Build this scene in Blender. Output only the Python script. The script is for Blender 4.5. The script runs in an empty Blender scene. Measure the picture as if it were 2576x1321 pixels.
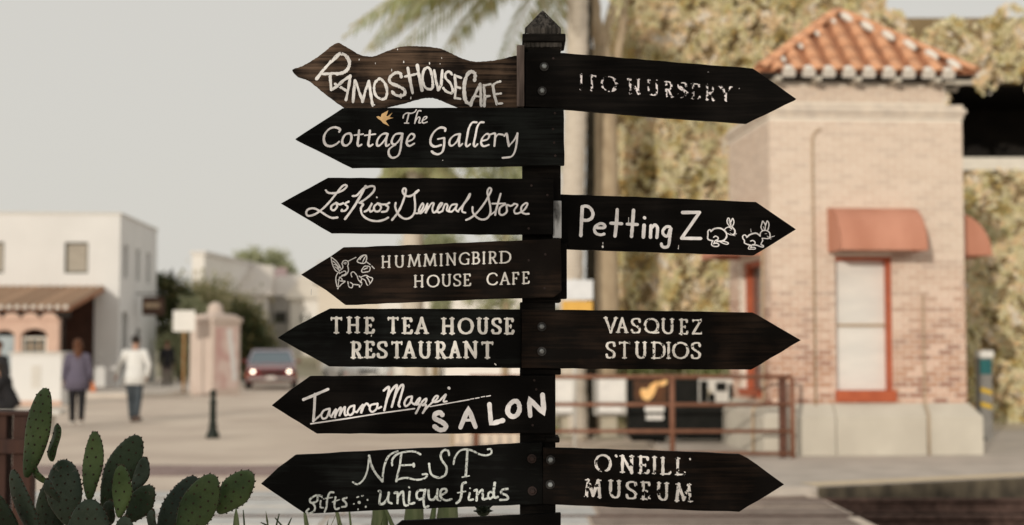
import bpy, bmesh, math, random
import numpy as np
from mathutils import Vector, Matrix, Euler
from math import sin, cos, pi, radians, atan, tan, sqrt

# ------------------------------------------------------------ camera, world, sun, exposure
sc = bpy.context.scene
EYE = 1.62
F_PX = 3578.0                      # 50 mm lens on a 36 mm wide frame, in pixels of a 2576 px wide picture
PITCH = atan(204.5 / F_PX)
cam_d = bpy.data.cameras.new('camera')
cam = bpy.data.objects.new('camera', cam_d)
sc.collection.objects.link(cam)
cam.location = (0, 0, EYE)
cam.rotation_euler = (pi / 2 + PITCH, 0, 0)
cam_d.lens = 50.0
cam_d.sensor_width = 36.0
cam_d.clip_start = 0.05
cam_d.clip_end = 2000
cam_d.dof.use_dof = True
cam_d.dof.focus_distance = 4.19
cam_d.dof.aperture_fstop = 2.25
cam_d.dof.aperture_blades = 0
sc.camera = cam

SUN_EL = radians(11.5)
SUN_X, SUN_Y = 0.40, 1.0           # horizontal travel of the light: to the right and away from the camera
world = bpy.data.worlds.new('World')
sc.world = world
world.use_nodes = True
wn, wl = world.node_tree.nodes, world.node_tree.links
for n in list(wn): wn.remove(n)
out = wn.new('ShaderNodeOutputWorld')
bg = wn.new('ShaderNodeBackground')
sky = wn.new('ShaderNodeTexSky')
sky.sky_type = 'NISHITA'
sky.sun_disc = False
sky.sun_elevation = SUN_EL
sky.sun_rotation = math.atan2(-SUN_X, -SUN_Y)
sky.dust_density = 3.0
veil = wn.new('ShaderNodeMixRGB')          # thin even high cloud over the Nishita sky
veil.inputs['Fac'].default_value = 0.90
veil.inputs['Color2'].default_value = (8.10, 7.82, 7.22, 1)
wl.new(sky.outputs['Color'], veil.inputs['Color1'])
wl.new(veil.outputs['Color'], bg.inputs['Color'])
bg.inputs['Strength'].default_value = 0.1
wl.new(bg.outputs[0], out.inputs['Surface'])

sun_d = bpy.data.lights.new('sun', 'SUN')
sun_d.energy = 2.2
sun_d.angle = radians(0.6)
sun_d.color = (1.0, 0.91, 0.78)
sun = bpy.data.objects.new('sun', sun_d)
sc.collection.objects.link(sun)
d = Vector((SUN_X, SUN_Y, 0)).normalized() * cos(SUN_EL) + Vector((0, 0, -sin(SUN_EL)))
sun.rotation_euler = d.to_track_quat('-Z', 'Y').to_euler()
sun.location = (-8, -12, 9)

sc.view_settings.view_transform = 'Standard'
sc.view_settings.look = 'None'
sc.view_settings.exposure = -0.2
sc.view_settings.gamma = 1.0
sc.view_settings.use_curve_mapping = False
sc.cycles.max_bounces = 6
sc.cycles.transparent_max_bounces = 12
sc.cycles.use_denoising = True
sc.cycles.sample_clamp_indirect = 4.0

RND = random.Random(7)
COL = sc.collection

def at(px, py, Y):
    """world point at ground distance Y whose direction was measured in the photograph"""
    a = (px - 1288.0) / F_PX
    b = (660.5 - py) / F_PX
    dy = cos(PITCH) - b * sin(PITCH)
    dz = sin(PITCH) + b * cos(PITCH)
    t = Y / dy
    return Vector((a * t, Y, EYE + dz * t))
def X(px, Y): return at(px, 865, Y).x
def Z(py, Y): return at(1288, py, Y).z

# ------------------------------------------------------------ materials
MATS = {}
def mat(name, c1, c2=None, scale=5.0, rough=0.85, bump=0.0, bscale=None, stretch=(1, 1, 1), spec=0.3, metal=0.0,
        rand=0.0, lo=0.35, hi=0.65, detail=4.0, emis=0.0, transl=0.0, coat=0.0, island=False):
    if name in MATS: return MATS[name]
    m = bpy.data.materials.new(name); m.use_nodes = True
    nt = m.node_tree; N, L = nt.nodes, nt.links
    p = N['Principled BSDF']
    p.inputs['Roughness'].default_value = rough
    p.inputs['Specular IOR Level'].default_value = spec
    p.inputs['Metallic'].default_value = metal
    p.inputs['Coat Weight'].default_value = coat
    tc = N.new('ShaderNodeTexCoord'); mp = N.new('ShaderNodeMapping')
    mp.inputs['Scale'].default_value = stretch
    L.new(tc.outputs['Object'], mp.inputs['Vector'])
    src = None
    if c2 is not None:
        no = N.new('ShaderNodeTexNoise'); no.inputs['Scale'].default_value = scale; no.inputs['Detail'].default_value = detail
        L.new(mp.outputs[0], no.inputs['Vector'])
        rp = N.new('ShaderNodeMapRange'); rp.inputs[1].default_value = lo; rp.inputs[2].default_value = hi
        L.new(no.outputs['Fac'], rp.inputs[0])
        mx = N.new('ShaderNodeMixRGB'); mx.inputs['Color1'].default_value = (*c1, 1); mx.inputs['Color2'].default_value = (*c2, 1)
        L.new(rp.outputs[0], mx.inputs['Fac'])
        src = mx.outputs['Color']
    else:
        rgb = N.new('ShaderNodeRGB'); rgb.outputs[0].default_value = (*c1, 1); src = rgb.outputs[0]
    if rand > 0:
        if island:
            g = N.new('ShaderNodeNewGeometry'); rs = g.outputs['Random Per Island']
        else:
            g = N.new('ShaderNodeObjectInfo'); rs = g.outputs['Random']
        mr = N.new('ShaderNodeMapRange'); mr.inputs[3].default_value = 1 - rand; mr.inputs[4].default_value = 1 + rand
        L.new(rs, mr.inputs[0])
        mm = N.new('ShaderNodeVectorMath'); mm.operation = 'SCALE'
        L.new(src, mm.inputs[0]); L.new(mr.outputs[0], mm.inputs['Scale'])
        src = mm.outputs[0]
    L.new(src, p.inputs['Base Color'])
    if bump:
        nb = N.new('ShaderNodeTexNoise'); nb.inputs['Scale'].default_value = bscale or scale * 4; nb.inputs['Detail'].default_value = 6
        L.new(mp.outputs[0], nb.inputs['Vector'])
        bp = N.new('ShaderNodeBump'); bp.inputs['Strength'].default_value = bump; bp.inputs['Distance'].default_value = 0.01
        L.new(nb.outputs['Fac'], bp.inputs['Height']); L.new(bp.outputs[0], p.inputs['Normal'])
    if emis:
        L.new(src, p.inputs['Emission Color']); p.inputs['Emission Strength'].default_value = emis
    if transl:
        tr = N.new('ShaderNodeBsdfTranslucent'); L.new(src, tr.inputs['Color'])
        ms = N.new('ShaderNodeMixShader'); ms.inputs[0].default_value = transl
        L.new(p.outputs[0], ms.inputs[1]); L.new(tr.outputs[0], ms.inputs[2])
        L.new(ms.outputs[0], N['Material Output'].inputs['Surface'])
    MATS[name] = m
    return m

def leaf_mat(name, cols, transl=0.25, rough=0.7, patch=0.0, pscale=1.5, interp='CONSTANT'):
    """foliage whose single leaves differ: a ramp read per leaf"""
    if name in MATS: return MATS[name]
    m = bpy.data.materials.new(name); m.use_nodes = True
    N, L = m.node_tree.nodes, m.node_tree.links
    p = N['Principled BSDF']; p.inputs['Roughness'].default_value = rough; p.inputs['Specular IOR Level'].default_value = 0.25
    g = N.new('ShaderNodeNewGeometry'); cr = N.new('ShaderNodeValToRGB'); cr.color_ramp.interpolation = interp
    els = cr.color_ramp.elements
    while len(els) > 1: els.remove(els[-1])
    els[0].position = 0; els[0].color = (*cols[0], 1)
    for i, c in enumerate(cols[1:], 1):
        e = els.new(i / len(cols)); e.color = (*c, 1)
    if patch:
        tc = N.new('ShaderNodeTexCoord'); no = N.new('ShaderNodeTexNoise'); no.inputs['Scale'].default_value = pscale; no.inputs['Detail'].default_value = 3
        L.new(tc.outputs['Object'], no.inputs['Vector'])
        mr = N.new('ShaderNodeMapRange'); mr.inputs[1].default_value = 0.3; mr.inputs[2].default_value = 0.7
        L.new(no.outputs['Fac'], mr.inputs[0])
        mf = N.new('ShaderNodeMix'); mf.data_type = 'FLOAT'; mf.inputs[0].default_value = patch
        L.new(g.outputs['Random Per Island'], mf.inputs[2]); L.new(mr.outputs[0], mf.inputs[3]); L.new(mf.outputs[0], cr.inputs[0])
    else:
        L.new(g.outputs['Random Per Island'], cr.inputs[0])
    L.new(cr.outputs[0], p.inputs['Base Color'])
    tr = N.new('ShaderNodeBsdfTranslucent'); L.new(cr.outputs[0], tr.inputs['Color'])
    ms = N.new('ShaderNodeMixShader'); ms.inputs[0].default_value = transl
    L.new(p.outputs[0], ms.inputs[1]); L.new(tr.outputs[0], ms.inputs[2])
    L.new(ms.outputs[0], N['Material Output'].inputs['Surface'])
    MATS[name] = m
    return m

def board_mat(name, base, worn, scuff, scuff_lo=0.72, rough=0.6, grain=55, lo=0.45, hi=0.7):
    """painted or bare board: grain along the board, worn patches, pale scuffs"""
    if name in MATS: return MATS[name]
    m = bpy.data.materials.new(name); m.use_nodes = True
    N, L = m.node_tree.nodes, m.node_tree.links
    p = N['Principled BSDF']; p.inputs['Roughness'].default_value = rough; p.inputs['Specular IOR Level'].default_value = 0.07
    tc = N.new('ShaderNodeTexCoord')
    mp = N.new('ShaderNodeMapping'); mp.inputs['Scale'].default_value = (2.2, 6, grain)
    L.new(tc.outputs['Object'], mp.inputs['Vector'])
    n1 = N.new('ShaderNodeTexNoise'); n1.inputs['Scale'].default_value = 1.6; n1.inputs['Detail'].default_value = 8; n1.inputs['Roughness'].default_value = 0.65
    L.new(mp.outputs[0], n1.inputs['Vector'])
    n2 = N.new('ShaderNodeTexNoise'); n2.inputs['Scale'].default_value = 7; n2.inputs['Detail'].default_value = 5
    L.new(tc.outputs['Object'], n2.inputs['Vector'])
    ad = N.new('ShaderNodeMath'); ad.operation = 'MULTIPLY'; ad.inputs[1].default_value = 1.9
    mu = N.new('ShaderNodeMath'); mu.operation = 'MULTIPLY'
    L.new(n1.outputs['Fac'], mu.inputs[0]); L.new(n2.outputs['Fac'], mu.inputs[1]); L.new(mu.outputs[0], ad.inputs[0])
    r1 = N.new('ShaderNodeMapRange'); r1.inputs[1].default_value = lo; r1.inputs[2].default_value = hi
    L.new(ad.outputs[0], r1.inputs[0])
    m1 = N.new('ShaderNodeMixRGB'); m1.inputs['Color1'].default_value = (*base, 1); m1.inputs['Color2'].default_value = (*worn, 1)
    L.new(r1.outputs[0], m1.inputs['Fac'])
    n3 = N.new('ShaderNodeTexNoise'); n3.inputs['Scale'].default_value = 34; n3.inputs['Detail'].default_value = 7; n3.inputs['Roughness'].default_value = 0.7
    mp3 = N.new('ShaderNodeMapping'); mp3.inputs['Scale'].default_value = (1, 1, 1.6)
    L.new(tc.outputs['Object'], mp3.inputs['Vector']); L.new(mp3.outputs[0], n3.inputs['Vector'])
    r3 = N.new('ShaderNodeMapRange'); r3.inputs[1].default_value = scuff_lo; r3.inputs[2].default_value = scuff_lo + 0.08
    L.new(n3.outputs['Fac'], r3.inputs[0])
    m3 = N.new('ShaderNodeMixRGB'); m3.inputs['Color2'].default_value = (*scuff, 1)
    L.new(m1.outputs[0], m3.inputs['Color1']); L.new(r3.outputs[0], m3.inputs['Fac'])
    L.new(m3.outputs[0], p.inputs['Base Color'])
    bp = N.new('ShaderNodeBump'); bp.inputs['Strength'].default_value = 0.35; bp.inputs['Distance'].default_value = 0.004
    L.new(n1.outputs['Fac'], bp.inputs['Height']); L.new(bp.outputs[0], p.inputs['Normal'])
    MATS[name] = m
    return m

def paint_mat(name, col, wear=0.0, scale=80, seed=0.0, soft=0.03, tint=None):
    """brushed sign paint; wear > 0 lets flakes of it be missing"""
    if name in MATS: return MATS[name]
    m = bpy.data.materials.new(name); m.use_nodes = True
    N, L = m.node_tree.nodes, m.node_tree.links
    p = N['Principled BSDF']; p.inputs['Roughness'].default_value = 0.6; p.inputs['Specular IOR Level'].default_value = 0.25
    tc = N.new('ShaderNodeTexCoord'); mp = N.new('ShaderNodeMapping'); mp.inputs['Location'].default_value = (seed, 0, seed)
    L.new(tc.outputs['Object'], mp.inputs['Vector'])
    n = N.new('ShaderNodeTexNoise'); n.inputs['Scale'].default_value = 60; n.inputs['Detail'].default_value = 6
    L.new(mp.outputs[0], n.inputs['Vector'])
    mr = N.new('ShaderNodeMapRange'); mr.inputs[1].default_value = 0.3; mr.inputs[2].default_value = 0.75; mr.inputs[3].default_value = 1.04; mr.inputs[4].default_value = 0.74
    L.new(n.outputs['Fac'], mr.inputs[0])
    rgb = N.new('ShaderNodeRGB'); rgb.outputs[0].default_value = (*col, 1)
    vm = N.new('ShaderNodeVectorMath'); vm.operation = 'SCALE'; L.new(rgb.outputs[0], vm.inputs[0]); L.new(mr.outputs[0], vm.inputs['Scale'])
    L.new(vm.outputs[0], p.inputs['Base Color'])
    if wear > 0:
        w = N.new('ShaderNodeTexNoise'); w.inputs['Scale'].default_value = scale; w.inputs['Detail'].default_value = 5; w.inputs['Roughness'].default_value = 0.6
        L.new(mp.outputs[0], w.inputs['Vector'])
        r = N.new('ShaderNodeMapRange'); r.inputs[1].default_value = wear; r.inputs[2].default_value = wear + soft
        L.new(w.outputs['Fac'], r.inputs[0])
        tr = N.new('ShaderNodeBsdfTransparent'); ms = N.new('ShaderNodeMixShader')
        L.new(r.outputs[0], ms.inputs[0]); L.new(tr.outputs[0], ms.inputs[1]); L.new(p.outputs[0], ms.inputs[2])
        L.new(ms.outputs[0], N['Material Output'].inputs['Surface'])
    MATS[name] = m
    return m

# ------------------------------------------------------------ mesh helpers
class MB:
    def __init__(s): s.v = []; s.f = []
    def add(s, vs, fs):
        o = len(s.v); s.v += [tuple(p) for p in vs]; s.f += [tuple(i + o for i in f) for f in fs]; return s
    def box(s, a, b, M=None):
        x0, y0, z0 = a; x1, y1, z1 = b
        vs = [Vector(p) for p in ((x0,y0,z0),(x1,y0,z0),(x1,y1,z0),(x0,y1,z0),(x0,y0,z1),(x1,y0,z1),(x1,y1,z1),(x0,y1,z1))]
        if M: vs = [M @ p for p in vs]
        return s.add(vs, [(0,3,2,1),(4,5,6,7),(0,1,5,4),(1,2,6,5),(2,3,7,6),(3,0,4,7)])
    def cbox(s, c, d, M=None):
        return s.box((c[0]-d[0]/2, c[1]-d[1]/2, c[2]-d[2]/2), (c[0]+d[0]/2, c[1]+d[1]/2, c[2]+d[2]/2), M)
    def tube(s, pts, r, n=10, caps=True, sx=1.0, sy=1.0, up=None):
        pts = [Vector(p) for p in pts]; k = len(pts)
        rs = r if isinstance(r, (list, tuple)) else [r] * k
        rings = []; u = None
        for i, p in enumerate(pts):
            t = (pts[min(i+1, k-1)] - pts[max(i-1, 0)])
            t = t.normalized() if t.length > 1e-9 else Vector((0, 0, 1))
            if u is None:
                a = Vector(up) if up else (Vector((0, 1, 0)) if abs(t.y) < 0.9 else Vector((1, 0, 0)))
                u = (a - t * a.dot(t)).normalized()
            else: u = (u - t * u.dot(t)).normalized()
            w = t.cross(u)
            rings.append([p + (w * cos(2*pi*j/n) * sx + u * sin(2*pi*j/n) * sy) * rs[i] for j in range(n)])
        o = len(s.v)
        for R in rings: s.v += [tuple(q) for q in R]
        for i in range(k-1):
            for j in range(n):
                s.f.append((o+i*n+j, o+i*n+(j+1) % n, o+(i+1)*n+(j+1) % n, o+(i+1)*n+j))
        if caps:
            s.f.append(tuple(o + j for j in reversed(range(n)))); s.f.append(tuple(o+(k-1)*n+j for j in range(n)))
        return s
    def lathe(s, prof, c=(0,0,0), n=16):
        o = len(s.v); k = len(prof)
        for r, z in prof:
            for j in range(n): s.v.append((c[0]+r*cos(2*pi*j/n), c[1]+r*sin(2*pi*j/n), c[2]+z))
        for i in range(k-1):
            for j in range(n): s.f.append((o+i*n+j, o+i*n+(j+1) % n, o+(i+1)*n+(j+1) % n, o+(i+1)*n+j))
        s.f.append(tuple(o+j for j in reversed(range(n)))); s.f.append(tuple(o+(k-1)*n+j for j in range(n)))
        return s
    def loft(s, rings, caps=True):
        n = len(rings[0]); o = len(s.v)
        for R in rings: s.v += [tuple(q) for q in R]
        for i in range(len(rings)-1):
            for j in range(n): s.f.append((o+i*n+j, o+i*n+(j+1) % n, o+(i+1)*n+(j+1) % n, o+(i+1)*n+j))
        if caps:
            s.f.append(tuple(o+j for j in reversed(range(n)))); s.f.append(tuple(o+(len(rings)-1)*n+j for j in range(n)))
        return s
    def prism(s, poly, y0, y1, M=None):
        """poly in x,z; extruded along y"""
        n = len(poly)
        vs = [Vector((p[0], y0, p[1])) for p in poly] + [Vector((p[0], y1, p[1])) for p in poly]
        if M: vs = [M @ p for p in vs]
        fs = [tuple(range(n)), tuple(reversed(range(n, 2*n)))] + [(j, j+n, (j+1) % n + n, (j+1) % n) for j in range(n)]
        return s.add(vs, fs)
    def blob(s, c, r, nu=12, nv=8, M=None):
        vs = []; fs = []
        for i in range(nv+1):
            th = pi * i / nv
            for j in range(nu):
                ph = 2*pi*j/nu
                p = Vector((c[0]+r[0]*sin(th)*cos(ph), c[1]+r[1]*sin(th)*sin(ph), c[2]-r[2]*cos(th)))
                vs.append(M @ p if M else p)
        for i in range(nv):
            for j in range(nu): fs.append((i*nu+j, i*nu+(j+1) % nu, (i+1)*nu+(j+1) % nu, (i+1)*nu+j))
        return s.add(vs, fs)
    def mesh(s, name, smooth=False):
        me = bpy.data.meshes.new(name); me.from_pydata(s.v, [], s.f); me.validate()
        bm = bmesh.new(); bm.from_mesh(me); bmesh.ops.recalc_face_normals(bm, faces=bm.faces); bm.to_mesh(me); bm.free()
        if smooth: me.polygons.foreach_set('use_smooth', [True] * len(me.polygons))
        return me
    def build(s, name, m, parent=None, smooth=False, bevel=0.0, **kw):
        me = s.mesh(name, smooth); me.materials.append(m)
        return link(name, me, parent, bevel, **kw)

def link(name, me, parent=None, bevel=0.0, loc=None, rot=None, **kw):
    o = bpy.data.objects.new(name, me); COL.objects.link(o)
    if parent: o.parent = parent
    if loc is not None: o.location = loc
    if rot is not None: o.rotation_euler = rot
    if bevel:
        b = o.modifiers.new('bevel', 'BEVEL'); b.width = bevel; b.segments = 2; b.limit_method = 'ANGLE'
    for k, v in kw.items(): o[k] = v
    return o

def thing(name, label, cat, loc=(0,0,0), rz=0.0, group=None):
    o = bpy.data.objects.new(name, None); COL.objects.link(o)
    o.location = loc; o.rotation_euler = (0, 0, rz); o.empty_display_size = 0.2
    o['label'] = label; o['category'] = cat
    if group: o['group'] = group
    return o
def tag(o, label, cat, group=None):
    o['label'] = label; o['category'] = cat
    if group: o['group'] = group
    return o

def quads_mesh(name, C, A, B, m, parent=None, **kw):
    """many small leaf quads (rhombi): centres C, half axes A and B (n x 3 arrays)"""
    n = len(C)
    V = np.empty((n, 4, 3)); V[:, 0] = C - A; V[:, 1] = C - B; V[:, 2] = C + A; V[:, 3] = C + B
    me = bpy.data.meshes.new(name)
    me.vertices.add(n * 4); me.vertices.foreach_set('co', V.reshape(-1))
    me.loops.add(n * 4); me.loops.foreach_set('vertex_index', np.arange(n * 4, dtype=np.int32))
    me.polygons.add(n); me.polygons.foreach_set('loop_start', np.arange(0, n * 4, 4, dtype=np.int32))
    me.polygons.foreach_set('loop_total', np.full(n, 4, dtype=np.int32))
    me.update(); me.materials.append(m)
    return link(name, me, parent, **kw)

def leaf_axes(rs, n, size, flat=None, spread=1.0):
    nrm = rs.normal(size=(n, 3)) * spread
    if flat is not None: nrm += np.array(flat)
    nrm /= np.linalg.norm(nrm, axis=1)[:, None] + 1e-9
    t = rs.normal(size=(n, 3)); t -= nrm * (t * nrm).sum(1)[:, None]; t /= np.linalg.norm(t, axis=1)[:, None] + 1e-9
    b = np.cross(nrm, t)
    s = size * rs.uniform(0.6, 1.3, size=n)[:, None]
    return t * s, b * s * 0.55

def crown(name, m, blobs, n, size, parent, seed, sub=0.28, **kw):
    """leaves gathered in many small clumps spread through the blobs' volume"""
    rs = np.random.RandomState(seed)
    vol = np.array([b[3]*b[4]*b[5] for b in blobs]); pr = vol / vol.sum()
    nc = max(12, n // 45)
    bi = rs.choice(len(blobs), nc, p=pr); bb = np.array(blobs)[bi]
    u = rs.normal(size=(nc, 3)); u /= np.linalg.norm(u, axis=1)[:, None]
    rr = rs.uniform(0.25, 1.0, nc)[:, None] ** 0.5
    cc = bb[:, :3] + u * rr * bb[:, 3:6]
    ci = rs.randint(nc, size=n)
    rad = np.min(bb[:, 3:6], axis=1)[ci][:, None] * sub
    C = cc[ci] + rs.normal(size=(n, 3)) * rad
    A, B = leaf_axes(rs, n, size)
    return quads_mesh(name, C, A, B, m, parent, **kw)

def smooth_pts(P, closed=False, k=6):
    n = len(P); out = []
    rng = n if closed else n - 1
    for i in range(rng):
        if closed: a, b, c, d_ = P[(i-1) % n], P[i], P[(i+1) % n], P[(i+2) % n]
        else: a, b, c, d_ = P[max(i-1, 0)], P[i], P[i+1], P[min(i+2, n-1)]
        for j in range(k):
            t = j / k
            out.append(tuple(0.5*((2*b[q]) + (c[q]-a[q])*t + (2*a[q]-5*b[q]+4*c[q]-d_[q])*t*t + (-a[q]+3*b[q]-3*c[q]+d_[q])*t**3) for q in range(2)))
    out.append(P[0] if closed else P[-1])
    return out
# ============================================================ THE GROUND
M_STREET = mat('pale_street_surface', (0.76, 0.655, 0.55), (0.60, 0.50, 0.42), scale=0.55, rough=0.95, bump=0.25, bscale=60, spec=0.1, detail=8)  # light pinkish concrete with darker mottling
M_BAND = mat('reddish_band_slab', (0.36, 0.275, 0.255), (0.29, 0.215, 0.20), scale=3, rough=0.9, bump=0.2, spec=0.1, rand=0.12)
M_PANEL = mat('grey_crossing_concrete', (0.62, 0.61, 0.59), (0.50, 0.50, 0.49), scale=4, rough=0.85, bump=0.3, spec=0.15, rand=0.08)
M_PLAT = mat('platform_concrete', (0.60, 0.54, 0.48), (0.49, 0.44, 0.39), scale=2.2, rough=0.9, bump=0.2, spec=0.12)
M_YEL = mat('faded_yellow_edge', (0.72, 0.60, 0.43), (0.62, 0.51, 0.36), scale=6, rough=0.9, spec=0.12)
M_PLATFACE = mat('dirty_platform_face', (0.14, 0.115, 0.08), (0.06, 0.05, 0.038), scale=3, rough=0.95, stretch=(2, 2, 1))
M_RAIL = mat('rusty_rail_steel', (0.13, 0.082, 0.068), (0.075, 0.048, 0.04), scale=12, rough=0.8, spec=0.1)
M_SLEEPER = mat('old_sleeper_wood', (0.025, 0.018, 0.014), (0.012, 0.009, 0.008), scale=8, rough=1.0, spec=0.0)
M_BALLAST = mat('dark_ballast', (0.014, 0.010, 0.008), (0.038, 0.028, 0.022), scale=30, rough=1.0, bump=1.0, bscale=45, spec=0.0)  # shade lying over the track is put into this dark tone
M_GRAVEL = mat('pink_gravel', (0.30, 0.215, 0.20), (0.52, 0.43, 0.40), scale=22, rough=0.95, bump=0.8, bscale=50)

EDGE = [(3.25, 15.28), (6.5, 16.7), (70, 16.9)]
g = MB()
def flat(mb, pts, z): mb.add([(x, y, z) for x, y in pts], [tuple(range(len(pts)))])
flat(g, [(-400, -80), (400, -80), (400, 11.6), (-400, 11.6)], 0)
flat(g, [(-400, 11.6), (3.25, 11.6), (3.25, 400), (-400, 400)], 0)
flat(g, [(3.25, 15.28), (6.5, 16.7), (70, 16.9), (70, 400), (3.25, 400)], 0)
flat(g, [(70, 11.6), (400, 11.6), (400, 400), (70, 400)], 0)
g.build('street', M_STREET, None, kind='structure')
g = MB()   # sunken track bed with its sides
pit = [(3.25, 11.6), (70, 11.6), (70, 16.9), (6.5, 16.7), (3.25, 15.28)]
flat(g, pit, -0.16)
for i in range(5):
    a, b = pit[i], pit[(i+1) % 5]
    g.add([(a[0], a[1], -0.16), (b[0], b[1], -0.16), (b[0], b[1], 0), (a[0], a[1], 0)], [(0, 1, 2, 3)])
g.build('track_bed', M_BALLAST, None, kind='structure')
# gravel shoulder in front of the track, and a darker reddish band of slabs beyond it
g = MB(); flat(g, [(-30, 9.4), (60, 9.4), (60, 11.6), (3.25, 11.6), (-30, 13.2)], 0.004)
g.build('gravel_strip', M_GRAVEL, None, kind='structure')
band = link('reddish_band', None, None, kind='structure')
bm_ = MB(); bm_.box((-0.29, -0.14, 0), (0.29, 0.14, 0.008)); pm = bm_.mesh('band_slab'); pm.materials.append(M_BAND)
n_slab = 0
for r in range(5):
    for c in range(44):
        x = -9.6 + c * 0.6 + (0.3 if r % 2 else 0); y = 17.7 + r * 0.3
        if x > 2.0: continue
        link('band_slab', pm, band, loc=(x, y, 0.001), rot=(0, 0, 0)); n_slab += 1

cross = link('crossing', None, None, kind='structure')
bm_ = MB(); bm_.box((-1.19, -0.30, 0), (1.19, 0.30, 0.012)); pm = bm_.mesh('crossing_panel'); pm.materials.append(M_PANEL)
M_PANEL_SHADE = mat('shade_brown_crossing', (0.34, 0.275, 0.235), (0.25, 0.20, 0.17), scale=5, rough=0.9, bump=0.3, spec=0.12)  # tree shade over the right-hand panels put into this brown
bm_ = MB(); bm_.box((-1.19, -0.30, 0), (1.19, 0.30, 0.010)); am = bm_.mesh('shaded_infill'); am.materials.append(M_PANEL_SHADE)
for r, y in enumerate((13.83, 14.57)):
    for c in range(9):
      if c < 1: link('shaded_infill', am, cross, loc=(2.0 - c * 2.42 + 0.02, y, 0.001))
      else: link('crossing_panel', pm, cross, loc=(2.0 - c * 2.42 + 0.02, y, 0.001))
bm_ = MB(); bm_.box((-1.19, -0.28, 0), (1.19, 0.28, 0.012)); pm = bm_.mesh('outer_crossing_panel'); pm.materials.append(M_PANEL)
for r, y in enumerate((13.06, 15.36)):
    for c in range(9):
      if c < 1: link('shaded_infill', am, cross, loc=(1.9 - c * 2.42 + 0.02, y, 0.001))
      else: link('crossing_panel', pm, cross, loc=(1.9 - c * 2.42 + 0.02, y, 0.001))

track = thing('railway_track', 'rusty railway track running across the picture past the platform', 'railway track', (3.3, 14.2, 0))
def rail_prof(y): return [(y-0.035, 0.0), (y+0.035, 0.0), (y+0.035, -0.035), (y+0.010, -0.05), (y+0.010, -0.12), (y+0.065, -0.135), (y+0.065, -0.15), (y-0.065, -0.15), (y-0.065, -0.135), (y-0.010, -0.12), (y-0.010, -0.05), (y-0.035, -0.035)]
for y in (13.48, 14.94):
    P = rail_prof(y - 14.2); mb = MB()
    mb.loft([[Vector((x - 3.3, q[0], q[1] + 0.012)) for q in P] for x in (-30, 3.27, 60)])
    mb.build('rail', M_RAIL, track)
sl = MB(); sl.box((-0.11, -1.2, -0.03), (0.11, 1.2, 0.0)); slm = sl.mesh('sleeper', ); slm.materials.append(M_SLEEPER)
for i in range(40): link('sleeper', slm, track, loc=(0.45 + i * 0.55, 0, -0.13))

# raised platform slab
g = MB()
plat = [(2.2, 14.95), (3.25, 15.30), (6.5, 16.72), (60, 16.92), (60, 27.0), (2.2, 27.0)]
n = len(plat)
g.add([(x, y, 0.10) for x, y in plat] + [(x, y, 0.0) for x, y in plat], [tuple(range(n))] + [(i, (i+1) % n, (i+1) % n + n, i + n) for i in range(n)])
pl = g.build('platform', M_PLAT, None, kind='structure')
g = MB(); E2 = [(3.26, 15.31), (6.5, 16.73), (60, 16.93)]
for i in range(2):
    a, b = E2[i], E2[i+1]
    g.add([(a[0], a[1] + 0.0, 0.104), (b[0], b[1], 0.104), (b[0], b[1] + 0.34, 0.104), (a[0] - 0.12, a[1] + 0.34, 0.104)], [(0, 1, 2, 3)])
g.build('edge_strip', M_YEL, pl)
g = MB()
for i in range(2):
    a, b = E2[i], E2[i+1]
    g.add([(a[0], a[1] - 0.035, 0.075), (b[0], b[1] - 0.035, 0.075), (b[0], b[1] - 0.035, -0.155), (a[0], a[1] - 0.035, -0.155), (a[0], a[1] + 0.0, 0.095), (b[0], b[1], 0.095)], [(0, 1, 2, 3), (4, 5, 1, 0)])
g.build('platform_face', M_PLATFACE, pl)

# ============================================================ THE STATION TOWER
M_BRICK = None
def brick_mat(name, use_island):
    m = bpy.data.materials.new(name); m.use_nodes = True
    N, L = m.node_tree.nodes, m.node_tree.links
    p = N['Principled BSDF']; p.inputs['Roughness'].default_value = 0.9; p.inputs['Specular IOR Level'].default_value = 0.15
    if use_island:
        g = N.new('ShaderNodeNewGeometry'); rs = g.outputs['Random Per Island']
    else:
        g = N.new('ShaderNodeObjectInfo'); rs = g.outputs['Random']
    cr = N.new('ShaderNodeValToRGB'); cr.color_ramp.interpolation = 'LINEAR'
    e = cr.color_ramp.elements
    e[0].color = (0.30, 0.12, 0.08, 1); e[1].position = 1; e[1].color = (0.72, 0.50, 0.40, 1)
    q = e.new(0.4); q.color = (0.50, 0.26, 0.165, 1)
    L.new(rs, cr.inputs[0])
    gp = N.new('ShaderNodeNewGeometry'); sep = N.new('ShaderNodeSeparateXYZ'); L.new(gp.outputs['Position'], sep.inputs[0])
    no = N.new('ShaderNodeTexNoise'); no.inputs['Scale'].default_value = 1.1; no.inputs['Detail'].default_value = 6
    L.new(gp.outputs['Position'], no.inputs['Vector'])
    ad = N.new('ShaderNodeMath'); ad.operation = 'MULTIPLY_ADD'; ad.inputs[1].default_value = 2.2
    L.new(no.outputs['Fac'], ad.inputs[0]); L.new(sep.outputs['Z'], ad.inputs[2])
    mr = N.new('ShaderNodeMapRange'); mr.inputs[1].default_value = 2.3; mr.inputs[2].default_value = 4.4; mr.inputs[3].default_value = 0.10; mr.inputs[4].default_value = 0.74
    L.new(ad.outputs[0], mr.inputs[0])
    mx = N.new('ShaderNodeMixRGB'); mx.inputs['Color2'].default_value = (0.75, 0.66, 0.56, 1)    # lens haze painted in as paleness growing with height
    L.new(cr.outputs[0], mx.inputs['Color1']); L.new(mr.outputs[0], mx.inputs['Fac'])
    L.new(mx.outputs[0], p.inputs['Base Color'])
    return m
M_BRK = brick_mat('haze_topped_brick', False); M_BRKI = brick_mat('haze_topped_brick_joined', True)
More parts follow.
